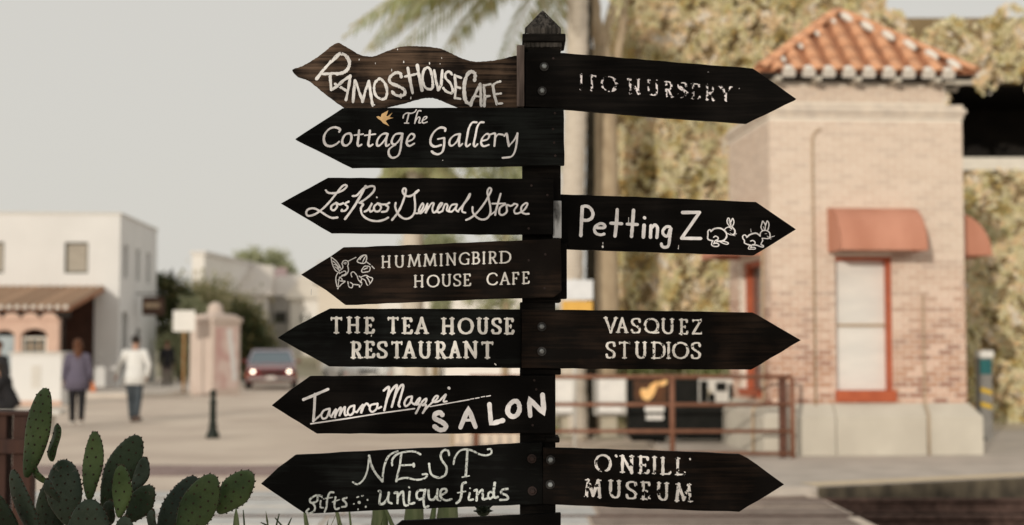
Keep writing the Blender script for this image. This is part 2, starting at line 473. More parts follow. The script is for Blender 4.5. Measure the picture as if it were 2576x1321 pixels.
M_MORT = mat('pale_mortar', (0.84, 0.78, 0.69), (0.78, 0.71, 0.62), scale=9, rough=0.95, bump=0.3)
M_PLINTH = mat('cream_plinth_stone', (0.62, 0.58, 0.50), (0.54, 0.50, 0.43), scale=1.6, rough=0.9, bump=0.2, spec=0.12)
M_TILE = mat('terracotta_tile', (0.68, 0.36, 0.21), (0.42, 0.26, 0.20), scale=1.8, rough=0.8, rand=0.09, bump=0.2, lo=0.55, hi=0.75, detail=3, spec=0.2)
M_TILES = mat('terracotta_pan', (0.42, 0.19, 0.10), (0.30, 0.14, 0.08), scale=5, rough=0.85)
M_PLUG = mat('white_mortar_plug', (0.80, 0.77, 0.70), (0.70, 0.66, 0.60), scale=8, rough=0.9)
M_DARK = mat('dark_eave_wood', (0.018, 0.014, 0.012), (0.03, 0.024, 0.02), scale=4, rough=0.9)
M_AWN = mat('salmon_awning_canvas', (0.74, 0.37, 0.26), (0.60, 0.27, 0.18), scale=1.6, rough=0.9, stretch=(1, 1, .4), bump=0.3, bscale=8, transl=0.2)
M_REDF = mat('red_window_paint', (0.50, 0.125, 0.055), (0.42, 0.10, 0.045), scale=7, rough=0.5)
M_BLIND = mat('white_window_blind', (0.80, 0.78, 0.74), (0.72, 0.71, 0.68), scale=2, rough=0.7, stretch=(1, 1, 3))
M_GLASS = mat('window_glass', (0.10, 0.10, 0.09), rough=0.08, spec=0.6)
M_PIPE = mat('painted_conduit', (0.50, 0.38, 0.26), (0.42, 0.32, 0.22), scale=6, rough=0.6)
M_CREAMW = mat('cream_woodwork', (0.72, 0.66, 0.56), (0.62, 0.57, 0.49), scale=5, rough=0.8)

W, D, ZC, ZE, ZP = 2.74, 2.55, 4.90, 5.30, 0.80
tower = thing('station_tower', 'brick station tower with a pyramid roof of orange barrel tiles beside the track', 'tower', (3.57, 19.6, 0.10), atan(0.069))
# everything below in the tower's own frame: x along the front, y into depth, z from the platform
z0 = ZP - 0.1; zc = ZC - 0.1; ze = ZE - 0.1
WX0, WX1, WZ0, WZ1 = 0.905, 1.70, 0.83, 2.73       # front window opening
SX0, SX1 = 0.55, 1.75                                # left window opening (along y)
mb = MB()
def wall_front(mb, y0, y1):
    mb.box((0, y0, z0), (WX0, y1, zc)); mb.box((WX1, y0, z0), (W, y1, zc))
    mb.box((WX0, y0, z0), (WX1, y1, WZ0)); mb.box((WX0, y0, WZ1), (WX1, y1, zc))
wall_front(mb, 0, 0.25)
mb.box((0, 0.25, z0), (0.25, SX0, zc)); mb.box((0, SX1, z0), (0.25, D, zc)); mb.box((0, SX0, z0), (0.25, SX1, WZ0)); mb.box((0, SX0, WZ1), (0.25, SX1, zc))
mb.box((W - 0.25, 0.25, z0), (W, D, zc)); mb.box((0.25, D - 0.25, z0), (W - 0.25, D, zc))
mb.box((0.25, 0.25, zc - 0.1), (W - 0.25, D - 0.25, zc - 0.001))
wall = mb.build('wall', M_MORT, tower)
mb = MB(); mb.box((0.17, 0.17, zc + 0.06), (W - 0.17, D - 0.17, ze))
up_wall = mb.build('upper_wall', M_MORT, tower)
mb = MB(); mb.box((-0.025, -0.025, zc - 0.14), (W + 0.025, D + 0.025, zc - 0.07)); mb.box((-0.055, -0.055, zc - 0.07), (W + 0.055, D + 0.055, zc + 0.0)); mb.box((-0.02, -0.02, zc), (W + 0.02, D + 0.02, zc + 0.06))
mb.build('cornice', mat('haze_pale_cornice', (0.75, 0.66, 0.56), (0.60, 0.53, 0.46), scale=6, rough=0.95, bump=0.4), tower, bevel=0.012)  # cornice takes the same painted haze tone as the upper bricks
# plinth: four slabs with joints, sloping shoulder
def plinth(x0, x1, yf, name='plinth_block'):
    mb = MB(); o = 0.15
    P = [(-o, 0.0), (-o, 0.50), (-0.02, z0), (0.20, z0), (0.20, 0.0)]
    return P
def pl_block(u0, u1, side):
    P = [(-0.16, 0.0), (-0.16, 0.52), (-0.015, z0), (0.10, z0), (0.10, 0.0)]
    mb = MB(); rings = []
    for u in (u0, u1):
        if side == 'f': rings.append([Vector((u, p[0], p[1])) for p in P])
        elif side == 'l': rings.append([Vector((p[0], u, p[1])) for p in P])
        elif side == 'r': rings.append([Vector((W - p[0], u, p[1])) for p in P])
        else: rings.append([Vector((u, D - p[0], p[1])) for p in P])
    # mitre the ends at the corners
    for ri, u in enumerate((u0, u1)):
        for j, p in enumerate(P):
            ext = -p[0]
            lim0 = 0; lim1 = W if side in 'fb' else D
            if abs(u - lim0) < 1e-6: val = 0 - ext
            elif abs(u - lim1) < 1e-6: val = lim1 + ext
            else: continue
            if side in 'fb': rings[ri][j].x = val
            else: rings[ri][j].y = val
    mb.loft(rings); return mb.build('plinth_block', M_PLINTH, tower)
for u0, u1 in ((0, 0.835), (0.85, 2.11), (2.125, W)): pl_block(u0, u1, 'f')
for s in 'lrb':
    L_ = W if s == 'b' else D
    pl_block(0, L_ / 2 - 0.008, s); pl_block(L_ / 2 + 0.008, L_, s)

# bricks, running bond, with recessed joints
bw, bh, jt = 0.200, 0.058, 0.016
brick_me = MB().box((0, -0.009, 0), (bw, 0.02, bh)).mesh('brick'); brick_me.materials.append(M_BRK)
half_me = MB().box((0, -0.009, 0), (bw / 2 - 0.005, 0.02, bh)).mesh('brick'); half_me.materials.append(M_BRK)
rest = MB(); cnt = 0
course = 0; zz = z0 + 0.006
rb = random.Random(3)
def spans(z):   # free intervals on the front at this height
    if z + bh > WZ0 - 0.02 and z < WZ1 + 0.02: return [(0, WX0 - 0.006), (WX1 + 0.006, W)]
    return [(0, W)]
while zz + bh < zc - 0.145:
    off = 0 if course % 2 else -(bw / 2 + jt / 2)
    for a, b in spans(zz):
        x = a + off if a == 0 else a
        first = True
        x = a
        if course % 2 == 0:
            w0 = bw / 2 - 0.005
        else: w0 = bw
        while x < b - 0.03:
            w_ = min(w0, b - x); 
            if b - (x + w_) < 0.04: w_ = b - x
            dy = rb.uniform(-0.003, 0.003)
            if cnt < 300 and zz < 2.6:
                o = link('brick', brick_me if w_ > bw * 0.75 else half_me, wall, loc=(x, dy, zz))
                o.scale = (w_ / (bw if w_ > bw * 0.75 else bw / 2 - 0.005), 1, 1); cnt += 1
            else: rest.box((x, -0.009 + dy, zz), (x + w_, 0.02, zz + bh))
            x += w_ + jt; w0 = bw
    course += 1; zz += bh + jt
# left face and the upper block
course = 0; zz = z0 + 0.006
while zz + bh < ze - 0.05:
    for face in range(2):
        x = -0.004
        w0 = bw / 2 if (course + face) % 2 else bw
        Lf = (D if face == 0 else W)
        up = zz > zc + 0.05
        if not up and (face == 1 or zz + bh > zc - 0.145): continue
        a = 0.17 if up else 0.0; b = Lf - a
        x = a + 0.012
        while x < b - 0.03:
            w_ = min(w0, b - x)
            inwin = face == 0 and not up and zz + bh > WZ0 - 0.02 and zz < WZ1 + 0.02 and x + w_ > SX0 and x < SX1
            if not inwin:
                if face == 0: rest.box((a - 0.009 + rb.uniform(-.003, .003), x, zz), (a + 0.02, x + w_, zz + bh))
                else: rest.box((x, a - 0.009 + rb.uniform(-.003, .003), zz), (x + w_, a + 0.02, zz + bh))
            x += w_ + jt; w0 = bw
    course += 1; zz += bh + jt
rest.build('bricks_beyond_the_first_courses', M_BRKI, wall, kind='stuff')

# front window
win = MB(); fr = 0.055
win.box((WX0 + 0.002, 0.10, WZ0 + 0.05), (WX0 + 0.022, 0.17, WZ1)); win.box((WX1 - fr, 0.0, WZ0 + 0.05), (WX1 - 0.002, 0.17, WZ1))
win.box((WX0 + 0.022, 0.08, WZ1 - fr), (WX1 - fr, 0.17, WZ1 - 0.002))
window = win.build('window', M_REDF, tower, bevel=0.004)
MB().box((WX0 - 0.02, -0.07, WZ0 - 0.11), (WX1 + 0.03, 0.17, WZ0 + 0.05)).build('sill', M_REDF, window, bevel=0.008)
zm = (WZ0 + WZ1) / 2
MB().box((WX0 + 0.022, 0.11, zm - 0.018), (WX1 - fr, 0.16, zm + 0.018)).build('meeting_rail', M_PIPE, window, bevel=0.004)
for zA, zB in ((WZ0 + 0.05, zm - 0.018), (zm + 0.018, WZ1 - fr)):
    MB().box((WX0 + 0.022, 0.150, zA), (WX1 - fr, 0.165, zB)).build('blind', M_BLIND, window)
sw = MB(); sw.box((0.06, SX1 - 0.12, WZ0 + 0.03), (0.17, SX1 - 0.002, WZ1)); sw.box((0.02, SX0 + 0.002, WZ0 + 0.03), (0.17, SX0 + 0.08, WZ1)); sw.box((0.08, SX0 + 0.12, WZ1 - 0.08), (0.17, SX1 - 0.12, WZ1 - 0.002))
window2 = sw.build('window', M_REDF, tower, bevel=0.004)
MB().box((-0.06, SX0 - 0.02, WZ0 - 0.06), (0.17, SX1 + 0.02, WZ0 + 0.03)).build('sill', M_REDF, window2, bevel=0.006)
MB().box((0.145, SX0 + 0.12, WZ0 + 0.03), (0.160, SX1 - 0.12, WZ1 - 0.08)).build('pane', M_GLASS, window2)
MB().box((0.10, SX0 + 0.12, zm - 0.02), (0.144, SX1 - 0.12, zm + 0.02)).build('meeting_rail', M_CREAMW, window2)

# quarter-round canvas awnings, hollow underneath
def awning(side, u0, u1, zb, h, p, par):
    n = 10; prof = [(-p * sin(pi / 2 * i / n), zb + h * cos(pi / 2 * i / n)) for i in range(n + 1)]
    inner = [(-max(0.0, p - 0.02) * sin(pi / 2 * i / n), zb + (h - 0.02) * cos(pi / 2 * i / n)) for i in range(n + 1)]
    def T(u, q):
        if side == 'f': return Vector((u, q[0] - 0.012, q[1]))
        if side == 'l': return Vector((q[0] - 0.012, u, q[1]))
        return Vector((W - q[0] + 0.012, u, q[1]))
    mb = MB(); o = 0
    ring = prof + inner[::-1]
    mb.loft([[T(u, q) for q in ring] for u in (u0, u1)])
    for u, v in ((u0, u0 + 0.012), (u1 - 0.012, u1)):
        seg = prof + [(0, zb)]
        mb.loft([[T(w_, q) for q in seg] for w_ in (u + 0.001 if u == u0 else u, v - 0.001 if v == u1 else v)])
    return mb.build('awning', M_AWN, tower)
aw = awning('f', 0.80, 2.00, 2.78, 0.62, 0.62, tower)
awning('l', 0.45, 1.85, 2.78, 0.62, 0.58, tower)
awning('r', 0.45, 1.85, 2.78, 0.62, 0.58, tower)

# conduits on the front
def pipe(pts, r, m, name, par=None): return MB().tube(pts, r, 8).build(name, m, par or tower, smooth=True)
pipe([(0.60, -0.03, z0 - 0.05), (0.60, -0.03, 4.35), (0.63, -0.03, 4.45), (0.72, -0.03, 4.50)], 0.016, M_PIPE, 'conduit')
pipe([(2.13, -0.19, 0.0), (2.13, -0.19, 0.56), (2.13, -0.035, z0 + 0.03), (2.13, -0.035, 2.2)], 0.015, M_PIPE, 'conduit')
pipe([(-0.20, 0.3, 0.0), (-0.20, 0.3, 0.6), (-0.04, 0.3, z0 + 0.05), (-0.04, 0.3, 3.2)], 0.02, M_PIPE, 'conduit')

# roof
RO = 0.33; A0 = -RO + 0.17; cx, cy = W / 2, D / 2
hw = W / 2 - 0.17 + RO; hd = D / 2 - 0.17 + RO; zr = ze + 0.07; zt = ze + 1.24
mb = MB(); mb.add([(cx - hw, cy - hd, zr), (cx + hw, cy - hd, zr), (cx + hw, cy + hd, zr), (cx - hw, cy + hd, zr), (cx, cy, zt)], [(0, 1, 4), (1, 2, 4), (2, 3, 4), (3, 0, 4), (3, 2, 1, 0)])
roof = mb.build('roof', M_TILES, tower)
MB().box((cx - hw + 0.03, cy - hd + 0.03, zr - 0.045), (cx + hw - 0.03, cy + hd - 0.03, zr - 0.005)).build('eave_board', M_DARK, roof)
tl = 0.40
def tile_geo(r=0.088):
    mb = MB(); n = 8
    rings = []
    for y, k, dz in ((0, 1.02, 0.008), (tl, 0.97, 0.0)):
        ro = [Vector((r * k * cos(pi * i / n), y, r * k * sin(pi * i / n) * 0.85 + dz)) for i in range(n + 1)]
        ri = [Vector((r * (k - 0.14) * cos(pi * i / n), y, r * (k - 0.14) * sin(pi * i / n) * 0.85 + dz)) for i in range(n + 1)]
        rings.append(ro + ri[::-1])
    mb.loft(rings); return mb
tile_me = tile_geo().mesh('roof_tile', True); tile_me.materials.append(M_TILE)
plug_mb = MB(); nn = 8
plug_mb.loft([[Vector((0.088 * cos(pi * i / nn), y, 0.088 * sin(pi * i / nn) * 0.75 + 0.02)) for i in range(nn + 1)] + [Vector((-0.088, y, -0.05)), Vector((0.088, y, -0.05))] for y in (0.0, 0.10)])
plug_me = plug_mb.mesh('mortar_plug'); plug_me.materials.append(M_PLUG)
rft = MB().box((-0.04, 0.0, -0.115), (0.04, 0.4, -0.055)).mesh('rafter_tail'); rft.materials.append(M_PLINTH)
sp = 0.282
for side in range(4):
    half, run = (hw, hd) if side % 2 == 0 else (hd, hw)
    slope = math.hypot(run, zt - zr); ang = atan((zt - zr) / run)
    base = Matrix.Translation((cx, cy, 0)) @ Matrix.Rotation(side * pi / 2, 4, 'Z')
    ncol = int(half * 2 / sp)
    for c in range(ncol):
        u = (c - (ncol - 1) / 2) * sp
        avail = slope * (1 - abs(u) / half) 
        k = 0; s_ = -0.02
        while s_ < avail - 0.10:
            M_ = base @ Matrix.Translation((u, -run, zr)) @ Matrix.Rotation(ang, 4, 'X') @ Matrix.Translation((0, s_, 0.0))
            o = link('roof_tile', tile_me, roof); o.matrix_local = M_
            if s_ + tl > avail + 0.05:
                o.scale = (1, max(0.3, (avail - s_ + 0.05) / tl), 1)
                if side < 2 or side == 3:
                    pass
            k += 1; s_ += tl * 0.9
        if side in (0, 1, 3):
            M_ = base @ Matrix.Translation((u, -run, zr)) @ Matrix.Rotation(ang, 4, 'X') @ Matrix.Translation((0, -0.055, -0.004))
            # white mortar between the barrels at the eave
            M2 = base @ Matrix.Translation((u + sp / 2, -run, zr)) @ Matrix.Rotation(ang, 4, 'X') @ Matrix.Translation((0, -0.03, -0.012))
            if c < ncol - 1:
                o = link('mortar_plug', plug_me, roof); o.matrix_local = M2
            if c % 2 == 0:
                o = link('rafter_tail', rft, roof); o.matrix_local = base @ Matrix.Translation((u, -run, zr))
# white mortar pockets where the courses meet the hips, then the hip tiles
for hx, hy in ((-1, -1), (1, -1), (1, 1), (-1, 1)):
    a = Vector((cx + hx * hw, cy + hy * hd, zr + 0.03)); b = Vector((cx, cy, zt + 0.03)); dv = (b - a)
    Lh = dv.length; nh = int(Lh / 0.33)
    q = dv.to_track_quat('Y', 'Z').to_matrix().to_4x4()
    for i in range(nh):
        M_ = Matrix.Translation(a + dv * (i * 0.33 / Lh)) @ q
        o = link('hip_tile', tile_me, roof); o.matrix_local = M_ @ Matrix.Scale(1.15, 4, (1, 0, 0))
    if hy < 0:
        for i in range(6 if hx > 0 else 4):
            t = (i + 0.7) / (6.5 if hx > 0 else 4.6)
            p = a.lerp(b, t) + Vector((-hx * (0.13), -0.09, -0.01))
            pk = MB().blob((0, 0, 0), (0.06, 0.15, 0.055) if hx > 0 else (0.03, 0.08, 0.035), 8, 6)
            o = pk.build('mortar_pocket', M_PLUG, roof, smooth=True)
            o.matrix_local = Matrix.Translation(p) @ Matrix.Rotation(0.5 * hx if hx > 0 else 0.15, 4, 'Z') @ Matrix.Rotation(0.62, 4, 'X')

# ============================================================ THE IVY-COVERED BUILDING BEHIND
M_WALLT = mat('tan_rendered_wall', (0.30, 0.23, 0.13), (0.18, 0.13, 0.07), scale=0.8, rough=0.95)
M_IVY = leaf_mat('highlight_pale_ivy_leaves', [(0.14,0.12,0.045),(0.34,0.30,0.12),(0.68,0.46,0.19),(0.60,0.58,0.29),(0.86,0.78,0.58),(0.70,0.66,0.42),(0.88,0.64,0.37),(0.90,0.83,0.70),(0.92,0.88,0.80)], 0.3, patch=0.74, pscale=2.7, interp='LINEAR')  # cream tones put bright highlights into the leaf colour
M_BEAM = mat('white_beam_paint', (0.74, 0.70, 0.62), (0.66, 0.62, 0.55), scale=4, rough=0.8)
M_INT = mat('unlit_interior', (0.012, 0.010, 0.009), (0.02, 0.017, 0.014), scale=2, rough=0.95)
YW = 27.5
ivb = thing('ivy_covered_building', 'tall tan building overgrown with pale ivy behind the station tower', 'building', (6.0, YW, 0))
IO = Vector((6.0, YW, 0))
xl = X(1556, YW); xo = X(2388, YW); zo0 = Z(395, YW); zo1 = Z(205, YW); xr = 22.0; zt1 = Z(-60, YW); zt2 = Z(45, YW); xs = X(2235, YW)
mb = MB(); T_ = Matrix.Translation(-IO)
mb.box((xl, YW, 0), (xo, YW + 0.4, zo1), T_); mb.box((xo, YW, 0), (xr, YW + 0.4, zo0 - 0.3), T_)
mb.box((xl, YW, zo1), (xs, YW + 0.4, zt1), T_); mb.box((xs, YW, zo1), (xr, YW + 0.4, zt2), T_)
mb.box((xl, YW + 0.4, 0), (xl + 0.4, YW + 9, zt1), T_)
mb.build('wall', M_WALLT, ivb)
MB().box((xo - 0.0, YW - 0.10, zo0 - 0.27), (xr, YW + 0.5, zo0 - 0.02), T_).build('balcony_beam', M_BEAM, ivb)
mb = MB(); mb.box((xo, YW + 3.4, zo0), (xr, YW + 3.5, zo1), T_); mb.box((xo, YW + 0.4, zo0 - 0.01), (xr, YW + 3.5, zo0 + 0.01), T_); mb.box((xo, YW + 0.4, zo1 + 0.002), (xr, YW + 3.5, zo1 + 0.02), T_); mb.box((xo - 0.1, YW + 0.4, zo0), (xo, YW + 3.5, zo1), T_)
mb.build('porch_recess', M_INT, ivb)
rs = np.random.RandomState(4)
def ivy_cloud(n):
    x = rs.uniform(xl - 0.15, xr - 8, n * 2); z = rs.uniform(0.0, zt1 + 0.2, n * 2)
    top = np.where(x < xs, zt1, zt2 + 0.16 * np.sin(x * 2.1) + 0.10 * np.sin(x * 5.3))
    hole = (x > xo + 0.05 - 0.0) & (z > zo0 - 0.28) & (z < zo1 - 0.08 * (1 + np.sin(x * 7)) * rs.uniform(0, 2, n * 2))
    # lumps: the ivy stands off the wall by a slowly varying depth and thins in places
    dep = 0.16 + 0.13 * np.sin(x * 1.9 + np.sin(z * 1.3)) * np.cos(z * 1.7 + 0.6 * np.sin(x)) + 0.11 * np.sin(x * 5.1 + z * 2) * np.cos(z * 4.3 - x)
    gap = (np.abs(x - X(1722, YW) - 0.05 * np.sin(z * 3)) < 0.16) & (z < 4.9) & (rs.uniform(size=n * 2) < 0.75)
    thin = 0.56 + 0.62 * (np.sin(x * 7.3 + 2 * np.sin(z * 3.1)) * np.sin(z * 6.1 + 1.7 * np.sin(x * 2.9)) + 0.5 * np.sin(x * 17 + z * 5) * np.sin(z * 15 - x * 4))
    ok = (z < top) & ~hole & ~gap & (rs.uniform(size=n * 2) < thin)
    x, z, dep = x[ok][:n], z[ok][:n], dep[ok][:n]
    y = YW - np.clip(dep, 0.03, 1) * rs.uniform(0.4, 1.15, len(x))
    return np.stack([x, y, z], 1) - np.array(IO)
C = ivy_cloud(56000)
A, B = leaf_axes(rs, len(C), 0.074, flat=(-0.25, -1.3, 0.5), spread=0.75)
quads_mesh('ivy', C, A, B, M_IVY, ivb, kind='stuff')
# base course and bare lower strip at the right
M_PALESTONE = mat('pale_dry_ground', (0.62, 0.54, 0.42), (0.52, 0.45, 0.34), scale=3, rough=0.95)
gg = MB(); flat(gg, [(2.2, 25.2), (40, 25.2), (40, 27.48), (2.2, 27.48)], 0.106); gg.build('planting_bed', M_PALESTONE, None, kind='structure')

# ============================================================ TREES RIGHT OF THE POST
M_PALMT = mat('pale_palm_bark', (0.66, 0.60, 0.52), (0.55, 0.49, 0.41), scale=5, rough=0.95, bump=0.6, stretch=(1, 1, 6))
M_TANB = mat('tan_tree_bark', (0.52, 0.42, 0.29), (0.40, 0.31, 0.21), scale=6, rough=0.95, bump=0.5, stretch=(1, 1, .5))
M_DBARK = mat('dark_tree_bark', (0.028, 0.024, 0.015), (0.05, 0.042, 0.03), scale=7, rough=0.95, bump=0.5)
M_FROND = leaf_mat('olive_palm_leaflets', [(0.44,0.44,0.22),(0.36,0.40,0.19),(0.58,0.52,0.30),(0.48,0.49,0.28)], 0.35)
M_OLIVE = leaf_mat('olive_leaves', [(0.34,0.34,0.17),(0.46,0.43,0.24),(0.20,0.21,0.09),(0.56,0.48,0.30)], 0.3)
M_PALEL = leaf_mat('hazy_pale_leaves', [(0.42,0.44,0.27),(0.50,0.50,0.33),(0.36,0.39,0.23)], 0.3)
M_DGREEN = leaf_mat('dark_green_leaves', [(0.055,0.075,0.03),(0.08,0.10,0.04),(0.04,0.05,0.022),(0.13,0.13,0.055),(0.20,0.17,0.07)], 0.2)

def palm(px, Y, wpx, ztop, label, nf, flen, seed, m=None, azs=None):
    x = X(px, Y); r = wpx / 2 / F_PX * Y
    t = thing('palm_tree', label, 'palm tree', (x, Y, 0))
    mb = MB(); pts = []; rad = []
    k = 60
    for i in range(k + 1):
        z = ztop * i / k
        pts.append((0.06 * sin(i * 0.09 + seed), 0, z)); rad.append(r * (1.18 - 0.25 * i / k) * (1.05 if i % 2 else 0.97))
    mb.tube(pts, rad, 14).build('trunk', m or M_PALMT, t, smooth=True)
    rr = random.Random(seed)
    for f in range(nf):
        az = (azs[f] if azs and f < len(azs) else rr.uniform(0, 2 * pi)); el = rr.uniform(0.15, 1.1); L_ = flen * rr.uniform(0.8, 1.1); drop = 0.95
        if azs and f < len(azs): el = rr.uniform(0.05, 0.45); drop = rr.uniform(0.40, 0.75)
        dr = Vector((cos(az), sin(az), 0)); P = []
        n = 14
        for i in range(n + 1):
            s_ = i / n
            P.append(Vector((0, 0, ztop)) + dr * (L_ * (s_ * cos(el) * 0.9 + 0.12 * s_)) + Vector((0, 0, L_ * (sin(el) * s_ - drop * s_ * s_))))
        mb = MB(); mb.tube(P, [0.028 * (1 - 0.8 * i / n) for i in range(n + 1)], 5)
        side = dr.cross(Vector((0, 0, 1)))
        for i in range(2, n * 4):
            s_ = i / (n * 4); j = min(int(s_ * n), n - 1); p = P[j].lerp(P[j + 1], s_ * n - j); tdir = (P[j + 1] - P[j]).normalized()
            ll = 0.62 * sin(pi * min(1, 0.15 + s_ * 0.85)) ** 0.6 * rr.uniform(0.8, 1.1)
            for sg in (-1, 1):
                tip = p + side * sg * ll * 0.62 + tdir * ll * 0.35 - Vector((0, 0, ll * rr.uniform(0.35, 0.75)))
                w_ = tdir * 0.032; mid = p.lerp(tip, 0.5) + Vector((0, 0, 0.04))
                o = len(mb.v); mb.v += [tuple(q) for q in (p, mid - w_, tip, mid + w_)]; mb.f.append((o, o+1, o+2, o+3))
        mb.build('frond', M_FROND, t)
    return t
palm(1446, 24.0, 56, 8.15, 'palm with a pale trunk rising directly to the right of the signpost', 26, 3.7, 3, azs=[3.0, 3.5, 2.7, 3.9, 2.4, 3.14, 3.3, 2.9, 3.7, 2.5, 4.2, 3.05, 3.2, 2.8, 3.6])
palm(1043, 30.0, 52, 5.5, 'short palm whose pale trunk shows between the upper left boards', 18, 1.2, 8)

def branching_tree(px, Y, r, segs, name, label, cat, m, loc=None):
    t = thing(name, label, cat, (X(px, Y), Y, 0))
    O = Vector((X(px, Y), Y, 0))
    for i, (pts, r0, r1) in enumerate(segs):
        P = [at(a, b, Y + c) - O if b < 1200 else Vector((0, 0, 0)) for a, b, c in pts]
        if i == 0: P[0].z = 0
        n = len(P)
        Q = []
        for k in range(n - 1):
            for j in range(4): Q.append(P[k].lerp(P[k+1], j / 4))
        Q.append(P[-1]); rr = random.Random(i + 9)
        Q = [q + Vector((rr.uniform(-1, 1), rr.uniform(-1, 1), 0)) * r0 * 0.12 for q in Q]
        MB().tube(Q, [r0 + (r1 - r0) * k / (len(Q) - 1) for k in range(len(Q))], 10).build('trunk' if i == 0 else 'limb', m, t, smooth=True)
    return t
syc = branching_tree(1520, 25.0, 0.2, [
    ([(1524, 1150, 0), (1528, 700, 0), (1526, 300, 0), (1514, 120, 0)], 0.215, 0.17),
    ([(1512, 130, 0), (1500, 60, 0), (1490, -20, 0), (1480, -160, 0)], 0.13, 0.08),
    ([(1512, 110, 0), (1535, 55, 0.1), (1556, -10, 0.1), (1590, -140, 0.1)], 0.06, 0.03),
    ([(1518, 300, 0), (1545, 190, 0.2), (1568, 60, 0.3), (1580, -90, 0.3)], 0.10, 0.06)], 'bare_tree', 'tan-barked tree forking at the top in front of the ivy', 'tree', M_TANB)
dk = branching_tree(1487, 24.6, 0.1, [
    ([(1489, 1150, 0), (1488, 800, 0), (1484, 500, 0), (1487, 300, 0), (1481, 120, 0), (1479, -60, 0)], 0.10, 0.06)], 'slim_tree', 'slim dark trunk between the pale palm and the tan tree', 'tree', M_DBARK)

def bush(name, label, cat, loc, blobs, n, size, m, seed, trunk=None, bark=None, group=None, sub=0.28):
    t = thing(name, label, cat, loc, 0, group)
    if trunk: MB().tube([(0, 0, 0), (0.03, 0, trunk[1] * 0.5), (0, 0, trunk[1])], [trunk[0], trunk[0] * 0.8, trunk[0] * 0.5], 8).build('trunk', bark or M_DBARK, t, smooth=True)
    crown('crown', m, blobs, n, size, t, seed, sub)
    return t

# hedge below the ivy wall, seen through the railing
Yh = 26.0
hx0 = X(1400, Yh); hx1 = X(1850, Yh)
bush('hedge', 'low light green hedge behind the newspaper racks', 'hedge', ((hx0 + hx1) / 2, Yh, 0.1),
     [(dx, 0, 0.75, 0.5, 0.35, 0.75) for dx in np.linspace(-(hx1 - hx0) / 2, (hx1 - hx0) / 2, 6)], 6000, 0.06, leaf_mat('light_hedge_leaves', [(0.30,0.33,0.15),(0.22,0.26,0.10),(0.48,0.46,0.30),(0.16,0.19,0.07)], 0.3), 12)

# ============================================================ RAILING
M_RUSTR = mat('brown_railing_paint', (0.27, 0.125, 0.075), (0.20, 0.09, 0.055), scale=8, rough=0.6)
M_RUSTD = mat('dark_brown_post_paint', (0.10, 0.045, 0.03), (0.14, 0.06, 0.04), scale=8, rough=0.7)
Yr = 19.05; zr_ = lambda py: Z(py, Yr)
rail = thing('pipe_railing', 'rust-brown pipe railing with four rails in front of the newspaper racks', 'railing', (X(1690, Yr), Yr, 0.10))
RO_ = Vector(rail.location)
xa = X(1180, Yr); xb = X(1990, Yr)
for py in (948, 1018, 1085, 1141):
    r = 0.026 if py != 948 else 0.028
    MB().tube([(xa - RO_.x, 0, Z(py, Yr) - 0.1), (xb - RO_.x, 0, Z(py, Yr) - 0.1)], r, 8).build('rail', M_RUSTR, rail, smooth=True)
for px, rr_ in ((1200, 0.03), (1447, 0.03) , (1690, 0.036), (1992, 0.034)):
    if px == 1447: continue
    MB().tube([(X(px, Yr) - RO_.x, 0, 0), (X(px, Yr) - RO_.x, 0, Z(948, Yr) - 0.1)], rr_, 8).build('post', M_RUSTR, rail, smooth=True)
MB().box((X(1961, Yr) - RO_.x, 0.05, 0), (X(1979, Yr) - RO_.x, 0.12, Z(952, Yr) - 0.1)).build('end_post', M_RUSTD, rail)
MB().box((X(1190, Yr) - RO_.x, 0.05, 0), (X(1199, Yr) - RO_.x, 0.10, Z(952, Yr) - 0.1)).build('end_post', M_RUSTD, rail)

# ============================================================ NEWSPAPER RACKS
M_RKW = mat('white_rack_metal', (0.66, 0.65, 0.61), (0.56, 0.55, 0.52), scale=5, rough=0.5)
M_RKB = mat('beige_rack_metal', (0.46, 0.42, 0.33), (0.38, 0.35, 0.28), scale=5, rough=0.6)
M_RKK = mat('black_rack_metal', (0.006, 0.007, 0.006), (0.012, 0.012, 0.011), scale=5, rough=0.6, spec=0.12)
M_PAPER = mat('white_paper_panel', (0.82, 0.81, 0.78), (0.74, 0.73, 0.71), scale=9, rough=0.6)
M_FLAME = mat('orange_poster', (0.14, 0.05, 0.015), (0.04, 0.02, 0.01), scale=5, rough=0.5)
M_GLOWP = mat('bright_orange_poster_shape', (0.95, 0.50, 0.16), (1.0, 0.66, 0.30), scale=7, rough=0.5)
Yn = 22.0
def nbox(t, O, px0, px1, py0, py1, y0, y1, name, m, par=None, bevel=0.008):
    a = at(px0, py1, Yn); b = at(px1, py0, Yn)
    return MB().box((a.x - O.x, y0, a.z - O.z), (b.x - O.x, y1, b.z - O.z)).build(name, m, par or t, bevel=bevel)
